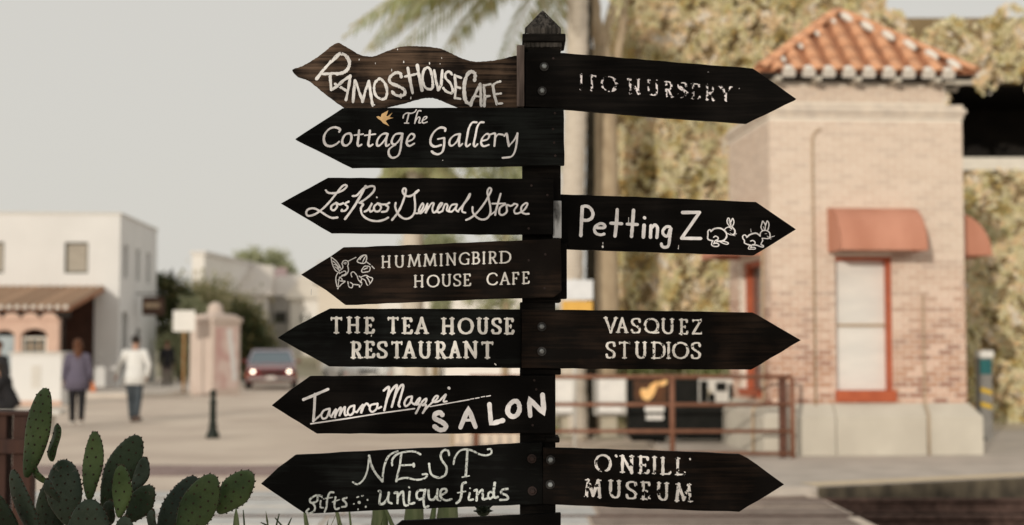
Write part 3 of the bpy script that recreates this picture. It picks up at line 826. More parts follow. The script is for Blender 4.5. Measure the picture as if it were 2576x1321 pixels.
def rack(px0, px1, label, body, kind):
    O = Vector((X((px0 + px1) / 2, Yn), Yn, 0.1)); t = thing('newspaper_rack', label, 'newspaper rack', O, 0, 'newspaper racks behind the railing')
    if kind == 'white':
        nbox(t, O, px0, px1, 951, 1046, -0.02, 0.40, 'cabinet', body)
        nbox(t, O, px0 + 4, px1 - 4, 957, 1010, -0.032, -0.021, 'door', M_PAPER)
        nbox(t, O, px0 + 8, px1 - 12, 1018, 1041, -0.04, -0.021, 'coin_panel', M_PAPER)
        nbox(t, O, px0 + 14, px1 - 22, 1046, 1098, 0.08, 0.28, 'pedestal', M_RKB)
        nbox(t, O, px0 - 2, px1 - 6, 1098, 1108, 0.0, 0.36, 'foot', M_RKB)
    elif kind == 'black':
        nbox(t, O, px0, px1, 951, 1100, -0.02, 0.45, 'cabinet', body)
        q = nbox(t, O, px0 + 12, px1 - 6, 957, 1012, -0.034, -0.021, 'poster', M_FLAME)
        pf = [at(a, b, Yn) for a, b in ((1611,980),(1618,977),(1628,980),(1636,968),(1645,962),(1655,958),(1652,972),(1646,990),(1638,1002),(1628,1008),(1617,1003),(1611,992))]
        mbp = MB(); mbp.prism([(p.x - O.x, p.z - O.z) for p in pf], -0.040, -0.035); mbp.build('poster_shape', M_GLOWP, q)
        pf = [at(a, b, Yn) for a, b in ((1655,962),(1672,955),(1680,958),(1674,968),(1658,972))]
        mbp = MB(); mbp.prism([(p.x - O.x, p.z - O.z) for p in pf], -0.040, -0.035); mbp.build('poster_shape', M_GLOWP, q)
        nbox(t, O, 1622, 1670, 1022, 1036, -0.034, -0.021, 'label_plate', M_PAPER, bevel=0)
        nbox(t, O, 1625, 1668, 1041, 1056, -0.034, -0.021, 'label_plate', M_PAPER, bevel=0)
        nbox(t, O, px0 + 8, px1 - 8, 1100, 1110, 0.03, 0.40, 'foot', body)
    else:
        nbox(t, O, px0, px1, 955, 1090, -0.02, 0.45, 'cabinet', body)
        w = nbox(t, O, px0 + 60, px1 + 0, 951, 1012, -0.036, -0.021, 'display_window', M_RKW)
        for a, b, c, d_ in ((1753, 958, 1772, 1011), (1792, 962, 1818, 984), (1824, 966, 1844, 1010), (1774, 990, 1790, 1011)):
            nbox(t, O, a, b, c, d_, -0.044, -0.037, 'printed_shape', M_RKK, w, 0) if False else MB().box((at(a, 0, Yn).x - O.x, -0.044, at(0, d_, Yn).z - O.z), (at(c, 0, Yn).x - O.x, -0.037, at(0, b, Yn).z - O.z)).build('printed_shape', M_RKK, w)
        nbox(t, O, 1772, 1790, 980, 1002, -0.044, -0.037, 'printed_shape', M_RKB, w, 0)
        nbox(t, O, px0 + 8, px1 - 8, 1090, 1106, 0.03, 0.40, 'foot', body)
    return t
rack(1394, 1452, 'white newspaper rack nearest the signpost, partly behind it', M_RKW, 'white')
rack(1496, 1576, 'white newspaper rack on a beige pedestal, second from the signpost', M_RKW, 'white')
rack(1582, 1684, 'black newspaper rack with an orange flame poster and two white label strips', M_RKK, 'black')
rack(1697, 1845, 'wide black newspaper rack with a white display window, beside the tower', M_RKK, 'wide')

# sign plates on a pole just right of the signpost
Ys = 21.0
pole = thing('parking_sign', 'white and yellow plates on a pale pole right of the signpost', 'sign', (X(1446, Ys), Ys, 0.1))
PO = Vector(pole.location)
MB().tube([(0, 0.03, 0), (0, 0.03, Z(700, Ys) - 0.1)], 0.03, 10).build('pole', M_RKW, pole, smooth=True)
def plate(t, O, px0, px1, py0, py1, Y, name, m, par=None, y0=-0.006, y1=0.0):
    a = at(px0, py1, Y); b = at(px1, py0, Y)
    return MB().box((a.x - O.x, y0, a.z - O.z), (b.x - O.x, y1, b.z - O.z)).build(name, m, par or t, bevel=0.003)
plate(pole, PO, 1418, 1492, 704, 754, Ys, 'white_plate', mat('white_sign_enamel', (0.78, 0.80, 0.82), (0.70, 0.72, 0.74), scale=5, rough=0.5))
plate(pole, PO, 1414, 1491, 757, 800, Ys, 'yellow_plate', mat('yellow_sign_enamel', (0.80, 0.47, 0.10), (0.70, 0.40, 0.08), scale=5, rough=0.5))

# ticket validator beside the tower
Yt = 22.6
tv = thing('ticket_machine', 'slim grey ticket post with teal panel and yellow stripes right of the tower', 'ticket machine', (X(2479, Yt), Yt, 0.1)); TO = Vector(tv.location)
M_GREYM = mat('grey_machine_metal', (0.26, 0.25, 0.23), (0.20, 0.19, 0.18), scale=6, rough=0.5)
def tbox(px0, px1, py0, py1, y0, y1, name, m):
    a = at(px0, py1, Yt); b = at(px1, py0, Yt)
    return MB().box((a.x - TO.x, y0, a.z - TO.z), (b.x - TO.x, y1, b.z - TO.z)).build(name, m, tv, bevel=0.006)
tbox(2464, 2495, 900, 1111, 0.0, 0.16, 'body', M_GREYM)
tbox(2462, 2499, 882, 900, -0.02, 0.18, 'cap', M_BLIND)
tbox(2465, 2494, 904, 942, -0.012, -0.001, 'teal_panel', mat('teal_enamel', (0.02, 0.12, 0.13), (0.03, 0.15, 0.15), scale=6, rough=0.4))
for y_ in (960, 996): 
    a = at(2466, y_ + 14, Yt); b = at(2494, y_ + 4, Yt)
    mbp = MB(); h_ = a.z - at(0, y_ + 28, Yt).z
    mbp.prism([(a.x - TO.x, a.z - TO.z), (b.x - TO.x, a.z - TO.z - h_ * 0.6), (b.x - TO.x, a.z - TO.z - h_ * 1.4), (a.x - TO.x, a.z - TO.z - h_ * 0.8)], -0.008, -0.001)
    mbp.build('yellow_stripe', mat('yellow_stripe_paint', (0.70, 0.46, 0.03), (0.62, 0.40, 0.03), scale=6, rough=0.5), tv)

# cream picket fence glimpsed under the SALON board
Yp = 22.5
pf = thing('picket_fence', 'low cream picket fence seen between the two lowest left boards', 'fence', (X(1215, Yp), Yp, 0.0)); FO = Vector(pf.location)
M_PKT = mat('cream_picket_paint', (0.72, 0.62, 0.52), (0.62, 0.52, 0.42), scale=6, rough=0.8)
pk_me = MB().box((-0.055, -0.012, 0.04), (0.055, 0.012, 0.72)).mesh('picket'); pk_me.materials.append(M_PKT)
for i in range(8): link('picket', pk_me, pf, loc=(X(1150 + i * 24, Yp) - FO.x, 0, 0))
MB().box((X(1134, Yp) - FO.x, -0.05, 0), (X(1141, Yp) - FO.x, 0.05, 0.85)).build('corner_post', M_TANB, pf)
for z_ in (0.18, 0.56): MB().box((X(1140, Yp) - FO.x, 0.013, z_), (X(1325, Yp) - FO.x, 0.045, z_ + 0.07)).build('fence_rail', M_PKT, pf)
# ============================================================ THE WHITE BUILDING ON THE LEFT
M_WWALL = mat('white_stucco', (0.77, 0.77, 0.76), (0.72, 0.72, 0.71), scale=0.7, rough=0.95, bump=0.2, bscale=30, spec=0.1)
M_WCAP = mat('parapet_cap', (0.68, 0.66, 0.62), (0.62, 0.60, 0.56), scale=3, rough=0.9)
M_FRAMEG = mat('dark_green_frame', (0.022, 0.034, 0.027), (0.035, 0.045, 0.036), scale=6, rough=0.6)
M_BLINDG = mat('beige_slatted_blind', (0.44, 0.40, 0.34), (0.35, 0.32, 0.27), scale=2, rough=0.8, stretch=(1, 1, 14))
M_PINK = mat('salmon_plaster', (0.64, 0.45, 0.36), (0.58, 0.40, 0.32), scale=2, rough=0.9)
M_PTILE = mat('weathered_porch_tile', (0.42, 0.27, 0.17), (0.52, 0.36, 0.25), scale=4, rough=0.9, rand=0.2)
M_SHADE = mat('porch_shade', (0.07, 0.035, 0.025), (0.045, 0.022, 0.016), scale=2, rough=0.95)
Yb = 50.0
wb = thing('white_building', 'white two-storey stucco building with a tiled porch at the left edge', 'building', (X(298, Yb), Yb, 0), atan(0.069))
Lw = 9.0; Hb = Z(540, Yb); Db = 7.2
fx = lambda px: (X(px, Yb) - X(298, Yb)) * 1.0          # along the front, negative to the left
mb = MB()
wz0, wz1 = Z(688, Yb), Z(610, Yb)
wa, wb_ = fx(161), fx(219); wc, wd = fx(-55), fx(12)
def fbox(x0, x1, z0_, z1_, mb=mb): mb.box((x0, 0, z0_), (x1, 0.3, z1_))
fbox(-Lw, 0, 0, wz0); fbox(-Lw, 0, wz1, Hb); fbox(-Lw, wc, wz0, wz1); fbox(wd, wa, wz0, wz1); fbox(wb_, 0, wz0, wz1)
# right side wall with three upper windows, a door and a lower window
sy = [(0.75, 1.35), (3.0, 3.6), (5.1, 5.7)]; sz0, sz1 = Z(700, 51), Z(616, 51)
def sbox(y0, y1, z0_, z1_): mb.box((-0.3, y0, z0_), (0, y1, z1_))
lz0, lz1 = 0.0, 2.75
sbox(0.3, 0.6, 0, 2.75); sbox(1.6, 3.2, 0, 2.75); sbox(4.0, Db, 0, 2.75); sbox(3.2, 4.0, 0, 1.0); sbox(3.2, 4.0, 2.2, 2.75)
sbox(0.3, Db, 2.75, sz0); prev = 0.3
for a, b in sy: sbox(prev, a, sz0, sz1); prev = b
sbox(prev, Db, sz0, sz1); sbox(0.3, Db, sz1, Hb)
mb.box((-Lw, Db - 0.3, 0), (-0.3, Db, Hb)); mb.box((-Lw, 0.3, Hb - 0.35), (-0.3, Db - 0.3, Hb - 0.2))
mb.build('wall', M_WWALL, wb)
mb = MB(); mb.box((-Lw, -0.04, Hb), (0.04, 0.34, Hb + 0.07)); mb.box((-0.34, 0.34, Hb), (0.04, Db + 0.04, Hb + 0.07)); mb.build('parapet_cap', M_WCAP, wb)
M_DGL = mat('dim_window_pane', (0.035, 0.045, 0.04), (0.05, 0.06, 0.055), scale=2, rough=0.4, spec=0.2)
def bwin(kind, u0, u1, z0_, z1_, depth=0.16):
    f = MB(); t_ = 0.06
    def bx(a, b, c, d_, e, g_):
        if kind == 'f': f.box((a, c, e), (b, d_, g_))
        else: f.box((-d_, a, e), (-c, b, g_))
    bx(u0, u0 + t_, depth - 0.05, depth, z0_, z1_); bx(u1 - t_, u1, depth - 0.05, depth, z0_, z1_); bx(u0 + t_, u1 - t_, depth - 0.05, depth, z0_, z0_ + t_); bx(u0 + t_, u1 - t_, depth - 0.05, depth, z1_ - t_, z1_)
    w = f.build('window', M_FRAMEG, wb)
    f = MB()
    if kind == 'f': f.box((u0 + t_, depth - 0.03, z0_ + t_), (u1 - t_, depth - 0.01, z1_ - t_)); f.build('blind', M_BLINDG, w)
    else: f.box((-depth + 0.01, u0 + t_, z0_ + t_), (-depth + 0.03, u1 - t_, z1_ - t_)); f.build('pane', M_DGL, w)
    return w
bwin('f', wa, wb_, wz0, wz1); bwin('f', wc, wd, wz0, wz1)
for a, b in sy: bwin('s', a, b, sz0, sz1)
bwin('s', 3.2, 4.0, 1.0, 2.2)
dr = MB(); dr.box((-0.22, 0.62, 0.0), (-0.16, 1.58, 2.74)); door = dr.build('door', M_FRAMEG, wb)
MB().box((-0.155, 0.75, 1.0), (-0.15, 1.45, 2.5)).build('door_pane', M_GLASS, door)
# lean-to porch in front: posts, tiled roof, dark sheet painting the shade under it
pz1, pz0 = Z(724, Yb), Z(772, 45.0)
px1 = fx(262)
mb = MB(); mb.add([(-Lw, -0.02, pz1), (px1, -0.02, pz1), (px1, -5.0, pz0), (-Lw, -5.0, pz0), (-Lw, -0.02, pz1 - 0.12), (px1, -0.02, pz1 - 0.12), (px1, -5.0, pz0 - 0.12), (-Lw, -5.0, pz0 - 0.12)],
    [(0,1,2,3),(7,6,5,4),(0,4,5,1),(1,5,6,2),(2,6,7,3),(3,7,4,0)])
porch = mb.build('porch_roof', M_TILES, wb)
an = atan((pz1 - pz0) / 4.98); slp = math.hypot(4.98, pz1 - pz0)
tcol = MB(); n = 6
tcol.loft([[Vector((0.088 * cos(pi * i / n), y, 0.088 * sin(pi * i / n))) for i in range(n + 1)] for y in (-0.05, slp)])
tcm = tcol.mesh('tile_row'); tcm.materials.append(M_PTILE)
pcap = MB(); pcap.loft([[Vector((0.084 * cos(pi * i / n), y, 0.12 * sin(pi * i / n))) for i in range(n + 1)] for y in (-0.14, -0.052)])
pcm = pcap.mesh('mortar_plug'); pcm.materials.append(M_PLUG)
k = 0
while px1 - 0.12 - k * 0.25 > -Lw:
    x = px1 - 0.12 - k * 0.25
    M_ = Matrix.Translation((x, -5.0, pz0)) @ Matrix.Rotation(an, 4, 'X')
    o = link('tile_row', tcm, porch); o.matrix_local = M_
    o = link('mortar_plug', pcm, porch); o.matrix_local = M_ @ Matrix.Translation((0, 0, -0.045))
    k += 1
MB().box((-Lw, -4.95, pz0 - 0.34), (px1 - 0.02, -4.80, pz0 - 0.13)).build('porch_beam', M_DARK, wb)
MB().box((-Lw, -0.10, 0.0), (px1 - 0.35, -0.02, pz1 - 0.15)).build('porch_shade_sheet', M_SHADE, wb)
mb = MB(); mb.box((px1 - 0.40, -4.9, 0), (px1 - 0.22, -4.72, pz0 - 0.13)); mb.build('porch_post', M_DARK, wb)

M_KERB = mat('pale_kerb_concrete', (0.66, 0.60, 0.53), (0.58, 0.52, 0.46), scale=2, rough=0.9)
sw_ = MB().box((-26, 43.2, 0.0), (-10.6, 57.5, 0.12)).build('sidewalk', M_KERB, None, kind='structure', bevel=0.02)
for i in range(9): MB().box((-25.4 + i * 1.75, 43.05, 0.0), (-23.68 + i * 1.75, 43.19, 0.13)).build('kerb_stone', M_KERB, sw_, bevel=0.015)
# pink arcade wall with scalloped head below the porch
Ya = 44.6
arc = thing('arcade_shop', 'salmon plaster shop front with scalloped arches under the tiled porch', 'shop front', (X(60, Ya), Ya, 0), 0)
AO = Vector(arc.location)
ax = lambda px: X(px, Ya) - AO.x
za0 = Z(902, Ya); zt_ = Z(800, Ya); zw = Z(779, Ya)
mb = MB()
# wall with two arched openings, built as piers, heads and spandrels
piers = [(-150, -62), (-22, -18), (38, 50), (118, 146)]
op = [(-62, -22), (-18, 38), (50, 118)]
for a, b in ((-150, -62), (-22, -18), (36, 52), (118, 147)): mb.box((ax(a), 0, 0), (ax(b), 0.25, zt_))
zh = Z(845, Ya)
for a, b in ((-62, -22), (-18, 36), (52, 118)):
    xa_, xb_ = ax(a), ax(b); c = (xa_ + xb_) / 2; r = (xb_ - xa_) / 2; m_ = 10
    P = [(xa_, zt_), (xa_, zh)] + [(c - r * cos(pi * i / m_), zh + r * 0.55 * sin(pi * i / m_)) for i in range(1, m_)] + [(xb_, zh), (xb_, zt_)]
    mb.prism(P, 0, 0.25)
mb.build('arched_wall', M_PINK, arc)
sc_ = MB()
for i in range(5):
    c = ax(123 - 47 * i); r = (ax(47) - ax(0)) / 2 * 0.96
    P = [(c + r * cos(pi * j / 10), zt_ - 0.06 + 0.80 * r * sin(pi * j / 10)) for j in range(11)]
    sc_ = MB(); sc_.prism(P, -0.06, -0.001); sc_.build('scallop', M_PINK, arc)
fr = MB(); x0, x1, zA, zB = ax(52), ax(116), Z(898, Ya), Z(848, Ya)
fr.box((x0, 0.12, zA), (x0 + 0.07, 0.18, zB)); fr.box((x1 - 0.07, 0.12, zA), (x1, 0.18, zB)); fr.box((x0 + 0.07, 0.12, zA), (x1 - 0.07, 0.18, zA + 0.06)); fr.box((x0 + 0.07, 0.12, zB - 0.06), (x1 - 0.07, 0.18, zB))
aw_ = fr.build('window', M_PLUG, arc)
MB().box((x0 + 0.07, 0.16, zA + 0.06), (x1 - 0.07, 0.17, zB - 0.06)).build('pane', M_GLASS, aw_)
for i in (1, 2): MB().box((x0 + (x1 - x0) * i / 3 - 0.018, 0.12, zA + 0.06), (x0 + (x1 - x0) * i / 3 + 0.018, 0.159, zB - 0.06)).build('muntin', M_PIPE, aw_)
MB().box((x0 + 0.07, 0.121, (zA + zB) / 2 - 0.018), (x1 - 0.07, 0.158, (zA + zB) / 2 + 0.018)).build('muntin', M_PIPE, aw_)
MB().box((x0 - 0.0, 0.02, 0), (x1, 0.2, zA)).build('dado', M_PINK, arc)
MB().box((ax(-16), 0.12, 0), (ax(34), 0.16, zh)).build('shop_door', mat('pale_blue_door', (0.36, 0.42, 0.45), (0.28, 0.33, 0.36), scale=3, rough=0.5), arc)

Yc = 37.6
low = thing('white_counter', 'low white masonry counter in front of the salmon shop front', 'counter', (X(92, Yc), Yc, 0)); LO = Vector(low.location)
x0, x1 = X(28, Yc) - LO.x, X(156, Yc) - LO.x; zt_ = Z(886, Yc)
MB().box((x0, 0, 0), (x1, 1.2, zt_ - 0.06)).build('counter_body', M_WWALL, low, bevel=0.02)
MB().box((x0 - 0.05, -0.06, zt_ - 0.06), (x1 + 0.05, 1.26, zt_)).build('counter_top', M_WCAP, low, bevel=0.015)
MB().box((x0 + 0.55, -0.012, 0.45), (x0 + 0.80, -0.001, 1.05)).build('niche_panel', M_WCAP, low)
MB().box((x0 - 0.02, -0.03, 0.0), (x1 + 0.02, -0.001, 0.12)).build('skirting', M_PINK, low)

# dark hanging sign box on the side of the white building
Yh2 = 53.0
hs = thing('hanging_sign', 'dark brown sign box jutting from the side of the white building', 'hanging sign', (X(384, Yh2), Yh2, Z(770, Yh2))); 
mb = MB(); w_ = (X(410, Yh2) - X(357, Yh2)) / 2; h_ = (Z(747, Yh2) - Z(793, Yh2)) / 2
mb.box((-w_, -0.1, -h_), (w_, 0.1, h_)); mb.build('sign_box', mat('dark_brown_sign_wood', (0.07, 0.038, 0.028), (0.10, 0.055, 0.04), scale=4, rough=0.8), hs, bevel=0.02)
MB().box((-w_ + 0.1, -0.115, -h_ * 0.2), (w_ - 0.12, -0.101, h_ * 0.35)).build('sign_lettering_band', M_PIPE, hs)
MB().tube([(-w_ - 0.25, 0, h_ + 0.12), (w_, 0, h_ + 0.12)], 0.025, 6).build('bracket', M_DARK, hs)

# ============================================================ THE PINK KIOSK, STREET SIGN, CONE, BOLLARD
M_KP = mat('pale_pink_stucco', (0.63, 0.53, 0.47), (0.58, 0.48, 0.42), scale=1.5, rough=0.9)
M_KR = mat('faded_red_mural', (0.58, 0.37, 0.34), (0.70, 0.56, 0.51), scale=2.2, rough=0.9, lo=0.42, hi=0.58)
Yk = 45.5
kz = thing('pink_kiosk', 'tall pale pink stucco kiosk with arched gables standing in the street', 'kiosk', (X(541, Yk), Yk, 0), radians(52)); KO = Vector(kz.location)
kw = 1.12; kz1 = Z(812, Yk); kz2 = Z(800, Yk); kt = Z(760, Yk)
MB().box((-kw / 2, -kw / 2, 0), (kw / 2, kw / 2, kz1)).build('kiosk_body', M_KP, kz, bevel=0.02)
MB().box((-kw / 2 - 0.05, -kw / 2 - 0.05, kz1), (kw / 2 + 0.05, kw / 2 + 0.05, kz2)).build('kiosk_cornice', M_KP, kz, bevel=0.015)
h_ = kt - kz2; rings = []
for q_, zz2 in ((1.0, 0.0), (0.99, 0.12), (0.80, 0.20), (0.52, 0.26), (0.42, 0.36), (0.40, 0.60), (0.33, 0.82), (0.18, 0.96), (0.03, 1.0)):
    w2 = kw / 2 * q_; e_ = 2.2 if q_ < 0.6 else 9.0
    rings.append([Vector((math.copysign(abs(cos(2 * pi * i / 24)) ** (2 / e_), cos(2 * pi * i / 24)) * w2, math.copysign(abs(sin(2 * pi * i / 24)) ** (2 / e_), sin(2 * pi * i / 24)) * w2, kz2 + 0.001 + h_ * zz2)) for i in range(24)])
MB().loft(rings).build('domed_cap', M_KP, kz)
mb = MB(); mb.box((-kw / 2 + 0.1, -kw / 2 - 0.012, 0.2), (kw / 2 - 0.1, -kw / 2 - 0.001, kz1 - 0.15)); mp_ = mb.build('mural_panel', M_KR, kz)
mb = MB(); mb.prism([(0.0, kz1 - 0.2), (0.16, kz1 - 0.2), (kw / 2 - 0.12, 0.5), (kw / 2 - 0.30, 0.4)], -kw / 2 - 0.018, -kw / 2 - 0.013); mb.build('mural_stripe', M_WWALL, mp_)

Yq = 44.0
ss = thing('street_sign', 'square white sign on a brown post left of the pink kiosk', 'sign', (X(462, Yq), Yq, 0)); QO = Vector(ss.location)
MB().tube([(0, 0.045, 0), (0, 0.045, Z(782, Yq))], 0.04, 8).build('post', mat('orange_brown_post', (0.42, 0.24, 0.10), (0.34, 0.19, 0.09), scale=4, rough=0.8), ss)
plate(ss, QO, 435, 491, 781, 834, Yq, 'sign_plate', M_BLIND)

cone = thing('traffic_cone', 'small orange traffic cone on the street behind the walking woman', 'traffic cone', (X(236, 45), 45.0, 0))
M_ORG = mat('orange_cone_plastic', (0.75, 0.25, 0.10), (0.68, 0.21, 0.08), scale=5, rough=0.6)
MB().lathe([(0.17, 0.03), (0.10, 0.16), (0.09, 0.17), (0.03, 0.42)], n=14).build('cone_body', M_ORG, cone, smooth=True)
MB().box((-0.2, -0.2, 0), (0.2, 0.2, 0.03)).build('cone_base', M_ORG, cone)

M_BOL = mat('dark_green_bollard_iron', (0.010, 0.015, 0.011), (0.018, 0.024, 0.018), scale=8, rough=0.5)
Yo = 24.6
bo = thing('bollard', 'dark green cast-iron bollard with a flared foot standing alone on the street', 'bollard', (X(538, Yo), Yo, 0))
hb = Z(980, Yo)
MB().lathe([(0.12, 0), (0.12, 0.05), (0.10, 0.09), (0.072, 0.16), (0.062, 0.20), (0.078, 0.215), (0.078, 0.245), (0.054, 0.26), (0.048, hb * 0.70)], n=16).build('shaft', M_BOL, bo, smooth=True)
MB().lathe([(0.064, hb * 0.70), (0.068, hb * 0.74), (0.047, hb * 0.78), (0.047, hb * 0.90), (0.062, hb * 0.93), (0.048, hb * 0.98), (0.016, hb)], n=16).build('cap', M_BOL, bo, smooth=True)
for i in range(8):
    a = 2 * pi * i / 8
    MB().tube([(0.050 * cos(a), 0.050 * sin(a), 0.27), (0.045 * cos(a), 0.045 * sin(a), hb * 0.69)], 0.010, 5).build('flute', M_BOL, bo)

# ============================================================ CARS
M_CARG = mat('car_glass', (0.10, 0.14, 0.17), rough=0.06, spec=0.8)
M_TYRE = mat('tyre_rubber', (0.02, 0.02, 0.02), (0.03, 0.03, 0.03), scale=9, rough=0.9)
M_CHROME = mat('chrome', (0.70, 0.70, 0.70), (0.6, 0.6, 0.6), scale=4, rough=0.15, metal=1.0)
def car(px, Y, yaw, label, mbody, mroof, lights=True, L_=4.4, Wc=1.8, H=1.42, width_px=None, zoff=0.0, group=None):  # lights: sun glint on the headlights
    """front of the car faces -y in its own frame"""
    t = thing('parked_car', label, 'car', (X(px, Y), Y, zoff), yaw, group)
    hw_ = Wc / 2
    def ring(y, zb, zt_, w, tw):
        return [Vector((x * s_, y, z)) for s_, x, z in ((-1, w * 0.96, zb), (-1, w, (zb + zt_) / 2), (-1, w * 0.97, zt_ - 0.05), (-1, tw, zt_), (1, tw, zt_), (1, w * 0.97, zt_ - 0.05), (1, w, (zb + zt_) / 2), (1, w * 0.96, zb))]
    body = MB().loft([ring(-L_/2, 0.32, 0.66, hw_ * 0.86, hw_ * 0.74), ring(-L_/2 + 0.10, 0.26, 0.76, hw_ * 0.96, hw_ * 0.84), ring(-L_/2 + 0.5, 0.24, 0.84, hw_, hw_ * 0.90), ring(-L_/2 + 1.15, 0.24, 0.93, hw_, hw_ * 0.92), ring(0.3, 0.24, 0.96, hw_, hw_ * 0.93), ring(L_/2 - 0.8, 0.24, 0.97, hw_, hw_ * 0.92), ring(L_/2 - 0.1, 0.28, 0.92, hw_ * 0.96, hw_ * 0.84), ring(L_/2, 0.36, 0.75, hw_ * 0.9, hw_ * 0.78)])
    bo_ = body.build('body', mbody, t, smooth=False, bevel=0.02)
    def gr(y, z, w): return [Vector((-w, y, z)), Vector((w, y, z))]
    yb, yf = L_/2 - 0.55, -L_/2 + 1.15
    cab = MB(); bot = [(-hw_*0.92, yf, 0.93), (hw_*0.92, yf, 0.93), (hw_*0.92, yb, 0.96), (-hw_*0.92, yb, 0.96)]
    top = [(-hw_*0.74, yf + 0.75, H - 0.03), (hw_*0.74, yf + 0.75, H - 0.03), (hw_*0.74, yb - 0.55, H - 0.03), (-hw_*0.74, yb - 0.55, H - 0.03)]
    cab.add(bot + top, [(0,1,5,4),(1,2,6,5),(2,3,7,6),(3,0,4,7),(4,5,6,7)])
    cab.build('glasshouse', M_CARG, t)
    rf = MB(); rt = [(p[0] * 1.03, p[1] + (-0.06 if i < 2 else 0.06), p[2] + 0.001) for i, p in enumerate(top)]
    rf.add(rt + [(p[0] * 0.97, p[1], H + 0.03) for p in top], [(0,1,5,4),(1,2,6,5),(2,3,7,6),(3,0,4,7),(4,5,6,7),(3,2,1,0)])
    rf.build('roof', mroof, t)
    for i in (0, 1, 2, 3):
        MB().tube([Vector(bot[i]) + Vector((0, 0, 0.0)), Vector(top[i]) + Vector((0, 0, 0.02))], 0.035, 6).build('pillar', mroof, t)
    for sx in (-1, 1):
        for wy in (-L_/2 + 0.85, L_/2 - 0.85):
            q = MB(); q.lathe([(0.18, -0.10), (0.31, -0.10), (0.32, -0.07), (0.32, 0.07), (0.31, 0.10), (0.18, 0.10)], n=18)
            Mw = Matrix.Translation((sx * (hw_ - 0.08), wy, 0.32)) @ Matrix.Rotation(pi/2, 4, 'Y')
            q.v = [tuple(Mw @ Vector(v)) for v in q.v]; w = q.build('wheel', M_TYRE, t)
            q = MB(); q.lathe([(0.17, -0.105), (0.19, 0.0), (0.17, 0.105)], n=14); q.v = [tuple(Mw @ Vector(v)) for v in q.v]; q.build('rim', M_CHROME, w)
        q = MB().blob((sx * hw_ * 0.70, -L_/2 - 0.03, 0.64), (0.06, 0.04, 0.05), 12, 8); q.build('headlight', M_GLINT if lights else M_CHROME, t, smooth=True)
        MB().cbox((sx * hw_ * 0.90, -L_/2 + 0.10, 0.50), (0.14, 0.10, 0.07)).build('indicator', M_ORG, t)
        MB().cbox((sx * (hw_ + 0.07), yf + 0.25, 1.0), (0.16, 0.08, 0.11)).build('mirror', mbody, t, bevel=0.02)
    MB().cbox((0, -L_/2 - 0.02, 0.40), (Wc * 0.88, 0.12, 0.11)).build('bumper', M_CHROME, t, bevel=0.02)
    g_ = MB().cbox((0, -L_/2 + 0.0, 0.60), (Wc * 0.42, 0.04, 0.13)).build('grille', M_DARK, t)
    MB().cbox((0, -L_/2 - 0.09, 0.42), (0.32, 0.02, 0.10)).build('number_plate', M_BLIND, t)
    return t
M_GLINT = mat('headlight_glint', (1.0, 0.88, 0.70), rough=0.3, emis=6.0)  # sun glint on the headlights given as emission
M_CRED = mat('dark_red_car_paint', (0.17, 0.009, 0.011), (0.14, 0.008, 0.010), scale=3, rough=0.25, spec=0.6, coat=0.6)
M_CWHT = mat('white_car_paint', (0.70, 0.70, 0.68), (0.66, 0.66, 0.64), scale=3, rough=0.3, coat=0.4)
M_CORG = mat('red_orange_car_paint', (0.72, 0.10, 0.05), (0.66, 0.085, 0.045), scale=3, rough=0.3, coat=0.4)
car(684, 52.5, radians(9), 'dark red car with a pale roof and glinting headlights beside the pink kiosk', M_CRED, mat('lilac_grey_car_roof', (0.40, 0.37, 0.42), (0.34, 0.31, 0.36), scale=3, rough=0.3, coat=0.4), H=1.38)  # the roof's pale reflection is put into its colour
car(893, 56.0, radians(20), 'white car showing between the left boards behind the signpost', M_CWHT, M_CWHT, lights=False)
car(1208, 74.0, radians(0), 'red-orange car mostly hidden behind the signboards', M_CORG, M_CORG, lights=False)

# ============================================================ FAR HOUSES AND TREES ON THE HILL
M_HILL = mat('dry_hillside', (0.42, 0.38, 0.28), (0.33, 0.31, 0.22), scale=0.1, rough=0.95)
M_FARW = mat('far_white_wall', (0.82, 0.79, 0.75), (0.76, 0.73, 0.69), scale=0.4, rough=0.95)
M_FARG = mat('far_grey_wall', (0.72, 0.69, 0.66), (0.66, 0.63, 0.60), scale=0.4, rough=0.95)
M_FARB = mat('far_beige_wall', (0.74, 0.67, 0.57), (0.68, 0.61, 0.52), scale=0.4, rough=0.95)
M_ROOFP = mat('faded_plum_roof', (0.36, 0.25, 0.25), (0.42, 0.31, 0.30), scale=2, rough=0.9, stretch=(1, 1, 3))
M_ROOFG = mat('grey_shingle_roof', (0.68, 0.62, 0.56), (0.60, 0.55, 0.50), scale=2, rough=0.9)
# a gently rising hill behind the street
nx_, ny_ = 40, 24; V = []; Fc = []
for j in range(ny_ + 1):
    for i in range(nx_ + 1):
        x = -90 + 130 * i / nx_; y = 66 + 190 * j / ny_
        h_ = max(0.0, (y - 70)) * 0.045 * (0.5 + 0.5 * math.tanh((x + 60) / 20)) + 0.25 * sin(x * 0.3) * min(1, (y - 66) / 30)
        V.append((x, y, (h_ if 0 < i < nx_ and j else -0.05)))
for j in range(ny_):
    for i in range(nx_):
        a = j * (nx_ + 1) + i; Fc.append((a, a + 1, a + nx_ + 2, a + nx_ + 1))
MB().add(V, Fc).build('hillside', M_HILL, None, smooth=True, kind='structure')
def hill_z(x, y): return max(0.0, (y - 70)) * 0.045 * (0.5 + 0.5 * math.tanh((x + 60) / 20)) if y > 66 else 0.0

